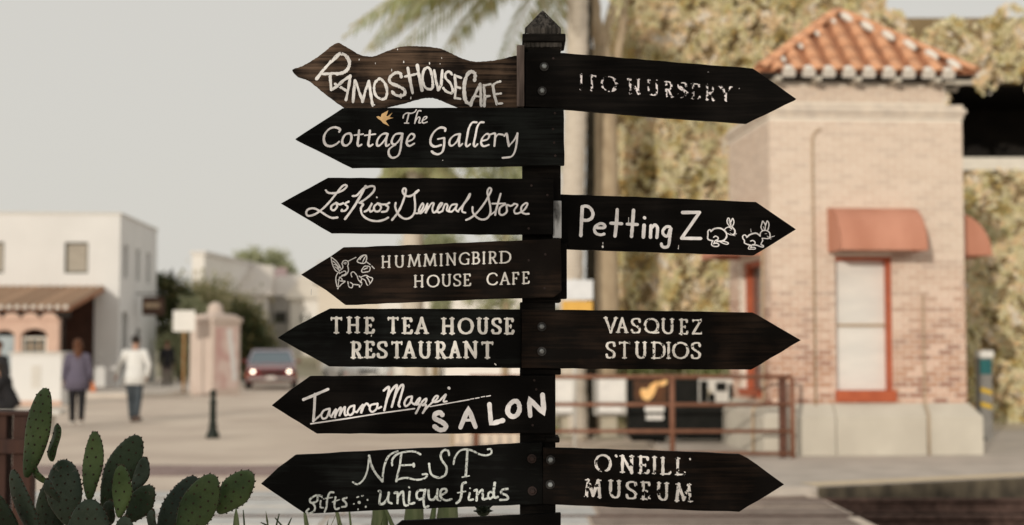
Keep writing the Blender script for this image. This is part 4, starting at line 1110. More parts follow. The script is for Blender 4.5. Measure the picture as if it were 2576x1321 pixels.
def house(px0, px1, pyt, Y, depth, rz_, label, mw, mr, roof='gable', wins=(), roof_h=1.6, gdir='x'):
    x0, x1 = X(px0, Y), X(px1, Y); zt_ = Z(pyt, Y); zb = hill_z((x0 + x1) / 2, Y) - 0.4
    t = thing('house', label, 'house', ((x0 + x1) / 2, Y, 0), rz_)
    w = (x1 - x0) / 2
    wl_ = MB().box((-w, 0, zb), (w, depth, zt_)).build('wall', mw, t)
    if roof == 'gable':
        mb = MB()
        if gdir == 'x': mb.add([(-w - .3, -.3, zt_), (w + .3, -.3, zt_), (w + .3, depth + .3, zt_), (-w - .3, depth + .3, zt_), (-w - .3, depth / 2, zt_ + roof_h), (w + .3, depth / 2, zt_ + roof_h)], [(0,1,5,4),(2,3,4,5),(0,4,3),(1,2,5),(3,2,1,0)])
        else: mb.add([(-w - .3, -.3, zt_), (w + .3, -.3, zt_), (w + .3, depth + .3, zt_), (-w - .3, depth + .3, zt_), (0, -.3, zt_ + roof_h), (0, depth + .3, zt_ + roof_h)], [(0,1,4),(1,2,5,4),(2,3,5),(3,0,4,5),(3,2,1,0)])
        mb.build('roof', mr, t)
    else:
        MB().box((-w - 0.1, -0.1, zt_), (w + 0.1, depth + 0.1, zt_ + 0.18)).build('roof', mr, t)
    for a, b, c, d_ in wins:
        xa_, xb_ = X(a, Y) - (x0 + x1) / 2, X(b, Y) - (x0 + x1) / 2
        wdw = MB().box((xa_, -0.04, Z(d_, Y)), (xb_, -0.001, Z(c, Y))).build('window', M_FRAMEG, t)
        MB().box((xa_ + 0.08, -0.05, Z(d_, Y) + 0.08), (xb_ - 0.08, -0.041, Z(c, Y) - 0.08)).build('pane', M_GLASS, wdw)
    return t
house(480, 512, 640, 78, 17, radians(-3.5), 'white flat-topped building whose grey side recedes behind the round trees', M_FARW, M_FARG, 'flat')
# its long side wall runs back from the corner
house(600, 668, 742, 84, 9, radians(8), 'grey-white house to the right of the round trees, low roof', M_FARG, M_ROOFG, 'gable', ((628, 640, 800, 822),), 2.0)
house(648, 712, 716, 112, 9, radians(10), 'small house with a faded plum roof high on the hill', M_FARB, M_ROOFP, 'gable', (), 1.6)
house(716, 736, 694, 118, 5, 0, 'slender white tower house on the hill', M_FARW, M_FARW, 'flat')
house(672, 726, 745, 92, 8, radians(-4), 'cream house with a dark garage opening below the plum roof', M_FARW, M_ROOFG, 'gable', ((690, 720, 785, 812),), 1.5)
house(728, 800, 752, 88, 9, radians(-6), 'bright white house with two narrow windows near the middle left boards', M_FARW, M_FARB, 'gable', ((756, 764, 790, 812), (772, 780, 790, 812)), 1.9)
house(800, 960, 712, 76, 9, radians(4), 'long beige house glimpsed above the cream serif board', M_FARB, M_ROOFG, 'gable', (), 1.4)
house(955, 1120, 732, 70, 9, radians(0), 'cream house glimpsed between the boards in the centre', M_FARW, M_ROOFG, 'gable', (), 1.5)
house(1110, 1330, 715, 62, 9, radians(-3), 'wide white house directly behind the signpost', M_FARW, M_FARB, 'gable', (), 1.4)
house(560, 618, 700, 100, 12, radians(14), 'pale grey house showing above the round trees', M_FARG, M_ROOFG, 'gable', (), 1.5)

bush('round_tree', 'rounded olive-green street tree behind the kiosk', 'tree', (X(560, 62), 62.0, 0), [(0, 0, 2.6, 1.4, 1.4, 1.5), (1.0, 0, 2.0, 1.0, 1.1, 1.3), (-0.9, 0, 3.0, 0.9, 1.0, 1.1)], 7000, 0.10, M_OLIVE, 21, (0.14, 2.2))
bush('round_tree', 'dark street tree between the kiosk and the red car', 'tree', (X(618, 60), 60.0, 0), [(0, 0, 1.8, 0.9, 1.0, 1.5), (0.5, 0, 1.2, 0.6, 0.7, 0.9)], 6000, 0.10, M_DGREEN, 22, (0.14, 1.4))
bush('conifer', 'thin pointed conifer beside the white building', 'tree', (X(430, 58), 58.0, 0), [(-0.2, 0, 4.1, 0.55, 0.5, 0.35), (0.2, 0, 3.6, 0.8, 0.5, 0.35), (0, 0, 4.75, 0.22, 0.2, 0.55), (-0.25, 0, 2.9, 0.7, 0.5, 0.5), (0.3, 0, 2.0, 0.9, 0.6, 0.6)], 5200, 0.09, M_DGREEN, 23, (0.07, 4.7), sub=0.4)
bush('shrub', 'pale green shrub at the foot of the street sign', 'shrub', (X(455, 56), 56.0, 0), [(0, 0, 1.5, 0.8, 0.6, 1.3), (0.5, 0, 2.6, 0.6, 0.5, 0.7)], 4000, 0.10, M_PALEL, 24, (0.06, 1.4))
bush('round_tree', 'olive tree rising left of the kiosk behind the street sign', 'tree', (X(505, 64), 64.0, 0), [(0, 0, 3.2, 1.3, 1.2, 1.4), (0, 0, 1.8, 1.2, 1.0, 1.2)], 5200, 0.10, M_OLIVE, 25, (0.14, 2.4))
for px, py, wpx, Y, sd, lb in ((628, 655, 30, 125, 31, 'hazy pale tree on the skyline, left of a pair'), (690, 668, 34, 128, 32, 'hazy pale tree on the skyline, right of a pair'), (1095, 640, 60, 70, 33, 'pale tree on the skyline behind the looping-script board')):
    x = X(px, Y); zc_ = Z(py, Y); r = wpx / F_PX * Y
    bush('skyline_tree', lb, 'tree', (x, Y, hill_z(x, Y)), [(0, 0, zc_ - hill_z(x, Y), r, r, r * 0.85), (r * 0.7, 0, zc_ - hill_z(x, Y) - r * 0.5, r * 0.7, r * 0.7, r * 0.5)], 2600, 0.16, M_PALEL, sd, (0.2, zc_ - hill_z(x, Y)), M_TANB, sub=0.35)
bush('garden_tree', 'bright green garden tree glimpsed under the hummingbird board', 'tree', (X(1112, 52), 52.0, 0), [(0, 0, 2.9, 0.35, 0.5, 0.7)], 1500, 0.08, M_PALEL, 41, (0.06, 2.6))
bush('garden_tree', 'olive tree glimpsed beside the signpost above the white house', 'tree', (X(1270, 40), 40.0, 0), [(0, 0, 6.6, 1.1, 0.9, 1.1), (0.5, 0, 5.2, 0.9, 0.8, 1.3), (-0.3, 0, 3.4, 0.8, 0.8, 1.0)], 4200, 0.10, M_PALEL, 42, (0.12, 6.0), M_TANB, sub=0.4)

# ============================================================ PEOPLE
M_SKIN = mat('skin', (0.50, 0.30, 0.22), (0.46, 0.27, 0.20), scale=8, rough=0.6)
def skin_body(name, joints, edges, m, par, sub=2):
    """one continuous surface grown round a skeleton: joints name -> (x, y, z, rx, ry)"""
    names = list(joints); me = bpy.data.meshes.new(name)
    me.from_pydata([joints[k][:3] for k in names], [(names.index(a), names.index(b)) for a, b in edges], [])
    me.materials.append(m)
    o = link(name, me, par)
    md = o.modifiers.new('skin', 'SKIN'); md.use_smooth_shade = True
    lay = me.skin_vertices[0] if me.skin_vertices else me.skin_vertices.new()
    for i, k in enumerate(names):
        lay.data[i].radius = joints[k][3:5]; lay.data[i].use_root = (k == names[0])
    s_ = o.modifiers.new('sub', 'SUBSURF'); s_.levels = sub; s_.render_levels = sub
    return o
def ell(c, rx, ry, n=14, tilt=0.0): return [Vector((c[0] + rx * cos(2*pi*i/n), c[1] + ry * sin(2*pi*i/n), c[2] + tilt * sin(2*pi*i/n))) for i in range(n)]
def hand(t, wrist, dr, m, side):
    w = Vector(wrist); d_ = Vector(dr).normalized(); s_ = Vector((0, 1, 0)); s_ = (s_ - d_ * s_.dot(d_)).normalized()
    mb = MB(); mb.tube([w - d_ * 0.01, w + d_ * 0.04, w + d_ * 0.09], [0.024, 0.036, 0.034], 8, sx=0.5, sy=1.0, up=s_)
    for i, (o_, L_) in enumerate(((-0.028, 0.062), (-0.009, 0.075), (0.010, 0.070), (0.028, 0.055))):
        b = w + d_ * 0.085 + s_ * o_; c = d_.cross(s_) * side
        mb.tube([b, b + d_ * L_ * 0.5 + c * 0.006, b + d_ * L_ * 0.9 + c * 0.022], [0.009, 0.0085, 0.006], 6)
    b = w + d_ * 0.03 - s_ * 0.03
    mb.tube([b, b + d_ * 0.03 - s_ * 0.022, b + d_ * 0.058 - s_ * 0.026], [0.011, 0.010, 0.007], 6)
    return mb.build('hand', m, t, smooth=True)

def person(label, loc, rz, H, J, top, trou, hair, shoes, sleeves=True, flare=0.0, hem=0.80, long_hair=False, seated=False, top_mat=None):
    t = thing('person', label, 'person', loc, rz)
    s_ = H / 1.75
    P = {k: tuple(c * s_ for c in v) for k, v in J.items()}
    R = {'pelvis': (.13, .105), 'belly': (.125, .095), 'chest': (.125, .085), 'neck': (.05, .05), 'headb': (.07, .085), 'headt': (.075, .092),
         'sh': (.05, .05), 'el': (.042, .042), 'wr': (.028, .03), 'hip': (.09, .09), 'kn': (.056, .058), 'an': (.038, .042), 'toe': (.035, .03)}
    jj = {}
    for k, v in P.items():
        r = R[k.rstrip('LR')] if k.rstrip('LR') in R else R[k]
        jj[k] = (*v, r[0] * s_, r[1] * s_)
    E = [('pelvis', 'belly'), ('belly', 'chest'), ('chest', 'neck'), ('neck', 'headb'), ('headb', 'headt')]
    for q in 'LR': E += [('chest', 'sh' + q), ('sh' + q, 'el' + q), ('el' + q, 'wr' + q), ('pelvis', 'hip' + q), ('hip' + q, 'kn' + q), ('kn' + q, 'an' + q), ('an' + q, 'toe' + q)]
    body = skin_body('body', jj, E, M_SKIN, t)
    for q, sd in (('L', -1), ('R', 1)):
        hand(t, P['wr' + q], Vector(P['wr' + q]) - Vector(P['el' + q]), M_SKIN, sd)
    # trousers: hips and two tapering legs
    mb = MB(); V3 = lambda k: Vector(P[k])
    pel = V3('pelvis')
    for q in 'LR':
        h_, k_, a_ = V3('hip' + q), V3('kn' + q), V3('an' + q)
        sgn = -1 if q == 'L' else 1
        mb.tube([pel + Vector((sgn * .04, 0, .06)) * s_, h_ + Vector((0, 0, -.02)) * s_, h_.lerp(k_, .5), k_, k_.lerp(a_, .5), a_ + Vector((0, 0, .0))], [x * s_ for x in (.115, .115, .092, .075, .066, .058)], 12)
    mb.build('trousers', trou, t, smooth=True)
    for q in 'LR':
        a_, o_ = V3('an' + q), V3('toe' + q)
        dd = (o_ - a_); dd.z = 0; dd = dd.normalized() if dd.length > 1e-4 else Vector((0, 1, 0))
        c = a_ + dd * 0.06 * s_ + Vector((0, 0, -0.045 * s_))
        MB().tube([c - dd * .11 * s_, c - dd * .06 * s_, c + dd * .05 * s_, c + dd * .14 * s_, c + dd * .17 * s_], [x * s_ for x in (.02, .042, .045, .034, .015)], 10, up=(0, 0, 1)).build('shoe', shoes, t, smooth=True)
    # top: lofted round the torso
    b_, c_, n_ = V3('belly'), V3('chest'), V3('neck')
    hm = pel.copy(); hm.z = hem * s_ if not seated else pel.z - 0.04
    sh = [ell(hm, (.185 + flare) * s_, (.145 + flare) * s_), ell(pel + Vector((0, 0, .03)), (.178 + flare * .7) * s_, (.14 + flare * .6) * s_), ell(b_, (.165 + flare * .3) * s_, .128 * s_), ell(c_ + Vector((0, 0, -.06)) * s_, .185 * s_, .132 * s_), ell(c_ + Vector((0, 0, .06)) * s_, .19 * s_, .12 * s_), ell(c_ + Vector((0, 0, .115)) * s_, .13 * s_, .095 * s_), ell(n_ + Vector((0, 0, -.03)) * s_, .062 * s_, .062 * s_)]
    MB().loft(sh).build('top', top, t, smooth=True)
    if sleeves:
        for q in 'LR':
            s0, e0, w0 = V3('sh' + q), V3('el' + q), V3('wr' + q)
            MB().tube([c_.lerp(s0, .55) + Vector((0, 0, .03)) * s_, s0, s0.lerp(e0, .5), e0, e0.lerp(w0, .5), e0.lerp(w0, .93)], [x * s_ for x in (.075, .078, .066, .058, .052, .044)], 10).build('sleeve', top, t, smooth=True)
    # head details and hair
    hb_, ht_ = V3('headb'), V3('headt'); hc = hb_.lerp(ht_, .5)
    if 'ears':
        for sx in (-1, 1): MB().blob(hc + Vector((sx * .082, 0.01, -.01)) * s_, (.012 * s_, .02 * s_, .032 * s_), 8, 6).build('ear', M_SKIN, t, smooth=True)
    fy = 1   # face looks towards +y in the figure's own frame
    MB().blob(hc + Vector((0, .10, -.02)) * s_, (.014 * s_, .022 * s_, .022 * s_), 8, 6).build('nose', M_SKIN, t, smooth=True)
    for sx in (-1, 1): MB().blob(hc + Vector((sx * .03, .085, .012)) * s_, (.012 * s_, .01 * s_, .007 * s_), 8, 6).build('eye', M_DARK, t, smooth=True)
    MB().blob(hc + Vector((0, .088, -.058)) * s_, (.024 * s_, .008 * s_, .006 * s_), 8, 6).build('mouth', M_KR, t, smooth=True)
    mb = MB(); mb.blob(hc + Vector((0, -.018, .035)) * s_, (.092 * s_, .102 * s_, .095 * s_), 16, 10)
    if long_hair:
        mb.tube([hc + Vector((0, -.04, .02)) * s_, hc + Vector((0, -.075, -.09)) * s_, hc + Vector((.01, -.10, -.2)) * s_, hc + Vector((.0, -.105, -.34)) * s_, hc + Vector((.0, -.09, -.44)) * s_], [x * s_ for x in (.085, .088, .082, .06, .018)], 12, sx=1, sy=.6)
    mb.build('hair', hair, t, smooth=True)
    return t
def walk(lean=0.0, st=0.16, arm=0.10):
    return {'pelvis': (0, 0, .93), 'belly': (0, .005 + lean * .3, 1.10), 'chest': (0, .01 + lean, 1.33), 'neck': (0, .02 + lean, 1.48), 'headb': (0, .035 + lean, 1.58), 'headt': (0, .03 + lean, 1.67),
            'shL': (-.175, .01 + lean, 1.40), 'elL': (-.245, -arm * .4, 1.13), 'wrL': (-.27, arm, .90), 'shR': (.175, .01 + lean, 1.40), 'elR': (.235, arm * .2, 1.13), 'wrR': (.245, -arm * .6 + .05, .89),
            'hipL': (-.085, 0, .88), 'knL': (-.095, st * .55, .49), 'anL': (-.09, st, .085), 'toeL': (-.10, st + .13, .03),
            'hipR': (.085, 0, .88), 'knR': (.095, -st * .2, .48), 'anR': (.09, -st * 1.0, .11), 'toeR': (.10, -st + .12, .035)}
M_SHW = mat('white_shirt_cotton', (0.80, 0.80, 0.78), (0.74, 0.74, 0.72), scale=6, rough=0.9, bump=0.4, bscale=14)
M_JEAN = mat('dark_blue_denim', (0.055, 0.07, 0.085), (0.08, 0.095, 0.11), scale=9, rough=0.9)
M_BLK = mat('black_cloth', (0.016, 0.016, 0.018), (0.024, 0.023, 0.026), scale=9, rough=0.9)
M_PUR = mat('dusty_purple_cloth', (0.15, 0.135, 0.185), (0.12, 0.105, 0.15), scale=7, rough=0.9, bump=0.3, bscale=12)
M_HBLK = mat('black_hair', (0.018, 0.014, 0.012), (0.03, 0.022, 0.018), scale=20, rough=0.6, stretch=(1, 1, .2))
M_HAUB = mat('auburn_hair', (0.13, 0.05, 0.022), (0.09, 0.035, 0.016), scale=20, rough=0.6, stretch=(1, 1, .2))
M_SHOEW = mat('white_shoe', (0.72, 0.70, 0.66), (0.62, 0.60, 0.56), scale=8, rough=0.7)
M_SHOED = mat('brown_shoe', (0.12, 0.085, 0.065), (0.09, 0.06, 0.05), scale=8, rough=0.6)
J = walk(0.01, 0.10, 0.06); J['elL'] = (-.33, -.02, 1.15); J['wrL'] = (-.40, .05, .95); J['elR'] = (.30, .0, 1.14); J['shL'] = (-.20, .01, 1.40); J['shR'] = (.20, .01, 1.40)
person('man in a loose white shirt and dark jeans walking away down the street', (X(340, 29.6), 29.6, 0), radians(-8), 1.80, J, M_SHW, M_JEAN, M_HBLK, M_SHOED, flare=0.075, hem=0.76)
J = walk(0.0, 0.13, 0.05)
person('woman with long auburn hair in a loose dusty-purple top and black trousers', (X(196, 28.4), 28.4, 0), radians(14), 1.72, J, M_PUR, M_BLK, M_HAUB, M_SHOEW, flare=0.075, hem=0.72, long_hair=True)
J = walk(0.0, 0.05, 0.03)
person('person in black standing at the side of the white building', (X(421, 51.0), 51.0, 0), radians(20), 1.74, J, M_BLK, mat('grey_trousers', (0.10, 0.085, 0.075), (0.13, 0.11, 0.10), scale=9, rough=0.9), M_HAUB, M_SHOED)
J = walk(0.0, 0.05, 0.03)
person('person in dark clothes half cut off by the left picture edge', (X(-3, 27.0), 27.0, 0), radians(150), 1.68, J, M_BLK, M_BLK, M_HAUB, M_SHOED)
# seated woman, leaning forward, seen from the side
zs_ = 0.46
J = {'pelvis': (0, 0, zs_ + .10), 'belly': (0, .05, zs_ + .27), 'chest': (0, .13, zs_ + .47), 'neck': (0, .20, zs_ + .62), 'headb': (0, .26, zs_ + .70), 'headt': (0, .27, zs_ + .79),
     'shL': (-.17, .14, zs_ + .55), 'elL': (-.20, .30, zs_ + .33), 'wrL': (-.10, .46, zs_ + .24), 'shR': (.17, .14, zs_ + .55), 'elR': (.20, .30, zs_ + .33), 'wrR': (.10, .47, zs_ + .26),
     'hipL': (-.09, .04, zs_ + .07), 'knL': (-.11, .46, zs_ + .06), 'anL': (-.11, .50, .09), 'toeL': (-.11, .63, .035), 'hipR': (.09, .04, zs_ + .07), 'knR': (.11, .46, zs_ + .06), 'anR': (.11, .44, .09), 'toeR': (.11, .57, .035)}
Yf = 25.5
person('person with long black hair in black clothes sitting bent forward at the left edge', (X(34, Yf), Yf, 0), radians(100), 1.72, J, M_BLK, M_BLK, M_HBLK, M_SHOED, long_hair=True, seated=True)
bench = thing('stone_bench', 'low stone bench under the seated person at the left edge', 'bench', (X(37, Yf), Yf, 0))
MB().box((-0.9, -0.22, 0.36), (0.9, 0.22, 0.44)).build('seat', M_WCAP, bench, bevel=0.02)
for sx in (-0.6, 0.6): MB().box((sx - 0.1, -0.18, 0), (sx + 0.1, 0.18, 0.36)).build('leg', M_WCAP, bench, bevel=0.01)

# ============================================================ BROWN WOODEN FENCE CORNER, LEFT FOREGROUND
M_FENCE = mat('red_brown_fence_wood', (0.055, 0.024, 0.016), (0.032, 0.015, 0.012), scale=3, rough=0.8, stretch=(5, 5, .6), bump=0.4)
Yg = 7.6
fe = thing('wooden_fence', 'red-brown wooden fence corner at the bottom left behind the cactus', 'fence', (X(50, Yg), Yg, 0)); GO = Vector(fe.location)
zt_ = Z(1046, Yg)
for a, b, y in ((-22, 21, 0.0), (36, 82, 0.0)):
    MB().box((X(a, Yg) - GO.x, y, 0), (X(b, Yg) - GO.x, y + 0.10, zt_)).build('post', M_FENCE, fe, bevel=0.006)
MB().box((X(-420, Yg) - GO.x, -0.045, Z(1140, Yg)), (X(76, Yg) - GO.x, -0.001, Z(1104, Yg))).build('rail', M_FENCE, fe, bevel=0.004)
MB().box((X(-420, Yg) - GO.x, -0.02, zt_ + 0.001), (X(84, Yg) - GO.x, 0.12, zt_ + 0.022)).build('top_rail', M_FENCE, fe, bevel=0.004)
MB().box((X(-420, Yg) - GO.x, -0.045, Z(1440, Yg)), (X(76, Yg) - GO.x, -0.001, Z(1400, Yg))).build('rail', M_FENCE, fe, bevel=0.004)
for a in (-420, -300, -180, -90): MB().box((X(a, Yg) - GO.x, 0, 0), (X(a + 42, Yg) - GO.x, 0.1, zt_)).build('post', M_FENCE, fe, bevel=0.006)

# ============================================================ PRICKLY PEAR
def cactus_mat(name, c1, c2, c3):
    m = mat(name, c1, c2, scale=9, rough=0.55, spec=0.2, detail=8, bump=0.5, bscale=45, rand=0.2)
    return m
def scarred(m, col=(0.15, 0.12, 0.07), lo=0.66, sc=22):
    N, L = m.node_tree.nodes, m.node_tree.links
    p = N['Principled BSDF']; src = p.inputs['Base Color'].links[0].from_socket
    tc = N.new('ShaderNodeTexCoord'); no = N.new('ShaderNodeTexNoise'); no.inputs['Scale'].default_value = sc; no.inputs['Detail'].default_value = 9; no.inputs['Roughness'].default_value = 0.7
    mp = N.new('ShaderNodeMapping'); mp.inputs['Location'].default_value = (3.1, 5.2, 0.7)
    L.new(tc.outputs['Object'], mp.inputs[0]); L.new(mp.outputs[0], no.inputs['Vector'])
    r = N.new('ShaderNodeMapRange'); r.inputs[1].default_value = lo; r.inputs[2].default_value = lo + 0.06; r.inputs[4].default_value = 0.8
    L.new(no.outputs['Fac'], r.inputs[0])
    mx = N.new('ShaderNodeMixRGB'); mx.inputs['Color2'].default_value = (*col, 1)
    L.new(src, mx.inputs['Color1']); L.new(r.outputs[0], mx.inputs['Fac']); L.new(mx.outputs[0], p.inputs['Base Color'])
M_PAD = cactus_mat('green_cactus_skin', (0.024, 0.046, 0.014), (0.066, 0.100, 0.034), None)
M_PADD = cactus_mat('grey_green_cactus_skin', (0.014, 0.025, 0.016), (0.040, 0.056, 0.038), None)
M_PADK = cactus_mat('dark_cactus_skin', (0.012, 0.021, 0.010), (0.022, 0.036, 0.016), None)
scarred(M_PAD); scarred(M_PADD, (0.13, 0.125, 0.10), 0.60, 14); scarred(M_PADK, (0.07, 0.06, 0.04), 0.64)
M_AREO = mat('brown_cactus_areole', (0.016, 0.010, 0.006), (0.04, 0.025, 0.014), scale=30, rough=0.9)
M_SPINE = mat('cactus_spine', (0.15, 0.11, 0.065), (0.07, 0.05, 0.03), scale=30, rough=0.8)
Yca = 4.25
cac = thing('prickly_pear_cactus', 'clump of dark green prickly pear pads in the bottom left corner', 'cactus', (-1.05, Yca, 0)); CO = Vector(cac.location)
def zz_(x, y): return ((0 + x / 2.68) / 1.20613, (1100 + y / 2.68) / 1.20613)
def pad(bx, by, tx, ty, w, Y, m, yaw=0.0, lean=0.0, seed=0, prick=True, curve=0.0):
    """a flat obovate joint from base to tip; w is its width as seen"""
    b = at(*zz_(bx, by), Y); t_ = at(*zz_(tx, ty), Y + lean)
    ax_ = t_ - b; L_ = ax_.length; up = ax_.normalized()
    wid = w / 2.68 / 1.20613 / F_PX * Y / max(0.35, cos(yaw)) / 2
    fr = Vector((0, -1, 0)); fr = (fr - up * fr.dot(up)).normalized()
    rt = up.cross(fr)
    c_, s_ = cos(yaw), sin(yaw)
    r2 = rt * c_ + fr * s_; f2 = fr * c_ - rt * s_
    th = min(0.016, wid * 0.30) + 0.004
    rr = random.Random(seed)
    def half(v):       # half width profile along the joint
        u_ = min(1.0, max(0.0, v)) ** 0.92
        t3 = min(1.0, v / 0.55)
        return max(0.0, 1 - (2 * u_ - 1) ** 2) ** 0.5 * (0.60 + 0.42 * t3 * t3 * (3 - 2 * t3))
    mb = MB(); nv, nu = 22, 24; rings = []
    ph1, ph2 = rr.uniform(0, 6), rr.uniform(0, 6)
    for i in range(nv + 1):
        v = (1 - cos(pi * i / nv)) / 2; hv = half(v) if 0 < i < nv else 0.02
        if i == 0: hv = 0.16
        wv = wid * hv * (1 + 0.025 * sin(v * 9 + ph1)); tv_ = th * min(1, hv * 1.5 + 0.12) * (1.15 - 0.35 * v)
        cen = b + up * (L_ * v) + r2 * (curve * wid * sin(pi * v)) + f2 * 0.006 * sin(v * 5 + ph2)
        ring = []
        for j in range(nu):
            a = 2 * pi * j / nu
            ca, sa = cos(a), sin(a)
            ex = math.copysign(abs(ca) ** 0.85, ca); ey = math.copysign(abs(sa) ** 0.75, sa)
            ring.append(cen + r2 * wv * ex + f2 * tv_ * ey - CO)
        rings.append(ring)
    mb.loft(rings)
    o = mb.build('pad', m, cac, smooth=True)
    # areoles in a slanting lattice on both faces, spine tufts along the rim
    ar = MB(); sp_ = MB()
    step = 0.024
    nrow = int(L_ / step)
    def fpt(v, u, side):
        hv = half(v); wv = wid * hv; tv_ = th * min(1, hv * 1.5 + 0.12) * (1.15 - 0.35 * v)
        dep = tv_ * (max(0.0, 1 - abs(u) ** 2.2) ** 0.45)
        return b + up * (L_ * v) + r2 * (curve * wid * sin(pi * v) + wv * u) + f2 * (0.006 * sin(v * 5 + ph2) + side * dep) - CO
    if prick:
        for i in range(1, nrow):
            v = i / nrow
            wv = wid * half(v); nc = max(1, int(2 * wv / step))
            for j in range(nc + 1):
                u = ((j + (0.5 if i % 2 else 0)) / max(1, nc) * 2 - 1) * 0.92 + rr.uniform(-.04, .04)
                if abs(u) > 0.94: continue
                for side in (1, -1):
                    p = fpt(v, u, side); nrm = (f2 * side + r2 * u * 0.5).normalized()
                    if side == 1: ar.blob(p, (0.0034, 0.0028, 0.0034), 6, 4)
                    for q in range(2 if side == 1 else 1):
                        dv = (nrm + r2 * rr.uniform(-.5, .5) + up * rr.uniform(-.3, .6)).normalized() * rr.uniform(0.004, 0.008)
                        s2 = dv.cross(up).normalized() * 0.0007
                        sp_.add([p - s2, p + s2, p + dv], [(0, 1, 2)])
        nr = int(L_ / 0.014)
        for i in range(1, nr + 1):
            v = i / nr
            for sg in (-1, 1):
                p = fpt(min(v, 0.985), sg, 0.0)
                od = (r2 * sg * max(0.15, 1 - v) + up * (0.2 + v)).normalized()
                ar.blob(p + od * 0.0008, (0.0028, 0.0028, 0.0028), 6, 4)
                for q in range(3):
                    dv = (od + f2 * rr.uniform(-.5, .5) + up * rr.uniform(-.4, .4)).normalized() * rr.uniform(0.004, 0.0085)
                    s2 = dv.cross(f2).normalized() * 0.0009
                    sp_.add([p - s2, p + s2, p + dv], [(0, 1, 2)])
        nt_ = 7
        for i in range(nt_):
            u = -0.75 + 1.5 * i / (nt_ - 1); v = 0.985 - 0.05 * u * u
            p = fpt(v, u, 0.0)
            ar.blob(p + up * 0.001, (0.0028, 0.0028, 0.0028), 6, 4)
            for q in range(3):
                dv = (up + r2 * rr.uniform(-.5, .5) + f2 * rr.uniform(-.4, .4)).normalized() * rr.uniform(0.004, 0.009)
                s2 = dv.cross(f2).normalized() * 0.0009
                sp_.add([p - s2, p + s2, p + dv], [(0, 1, 2)])
        if ar.v: ar.build('areoles', M_AREO, o, kind='stuff')
        if sp_.v: sp_.build('spines', M_SPINE, o, kind='stuff')
    return o
PADS = [ # base x,y  tip x,y  width  depth  material yaw lean
 (430, 1700, 395, 965, 250, 4.33, M_PADK, .3, .02), (560, 1330, 500, 790, 300, 4.28, M_PADD, .1, .03),
 (212, 935, 385, 210, 218, 4.22, M_PAD, .45, .04), (432, 805, 455, 500, 75, 4.30, M_PAD, 1.0, .02),
 (345, 985, 285, 850, 62, 4.24, M_PAD, .8, .0), (470, 1135, 375, 950, 92, 4.18, M_PADD, .7, -.02),
 (735, 1125, 768, 560, 168, 4.16, M_PAD, .25, .02), (840, 1180, 1120, 590, 262, 4.32, M_PADK, .2, .05),
 (1085, 1060, 1190, 775, 128, 4.26, M_PADD, .5, .02), (975, 1262, 995, 835, 165, 4.12, M_PAD, .3, .01),
 (1030, 1300, 1240, 1010, 205, 4.20, M_PADK, .2, .03), (720, 1720, 735, 1110, 360, 4.14, M_PADD, .1, .0),
 (340, 1560, 105, 870, 158, 4.16, M_PADD, .5, .0), (150, 1560, -60, 1060, 210, 4.12, M_PADK, .3, .0),
 (1290, 1420, 1590, 925, 235, 4.32, M_PADD, .15, .05), (1440, 1480, 1745, 915, 290, 4.16, M_PAD, .1, .04),
 (1770, 1225, 2045, 890, 245, 4.24, M_PAD, .1, .03), (1225, 1420, 1252, 1195, 72, 4.12, M_PADD, .9, .0),
 (1040, 1680, 1010, 1250, 200, 4.10, M_PADD, .2, .0), (870, 1330, 905, 1120, 110, 4.24, M_PADK, .6, .0)]
for i, (bx, by, tx, ty, w, Y, m, yaw, lean) in enumerate(PADS): pad(bx, by, tx, ty, w, Y, m, yaw, lean, i + 1)
# the older joints below the picture, down to the soil
for i, (bx, by, tx, ty, w) in enumerate([(700, 2400, 700, 1600, 420), (420, 2450, 420, 1600, 380), (1250, 2450, 1380, 1380, 400), (650, 3200, 640, 2250, 430), (1150, 3250, 1200, 2300, 420), (800, 4050, 700, 3050, 440), (950, 4080, 1120, 3100, 440), (250, 2600, 220, 1450, 300), (380, 3400, 300, 2450, 360), (600, 4080, 420, 3250, 380)]):
    pad(bx, by, tx, ty, w, 4.22, M_PADK, .15, .0, 50 + i, prick=False)

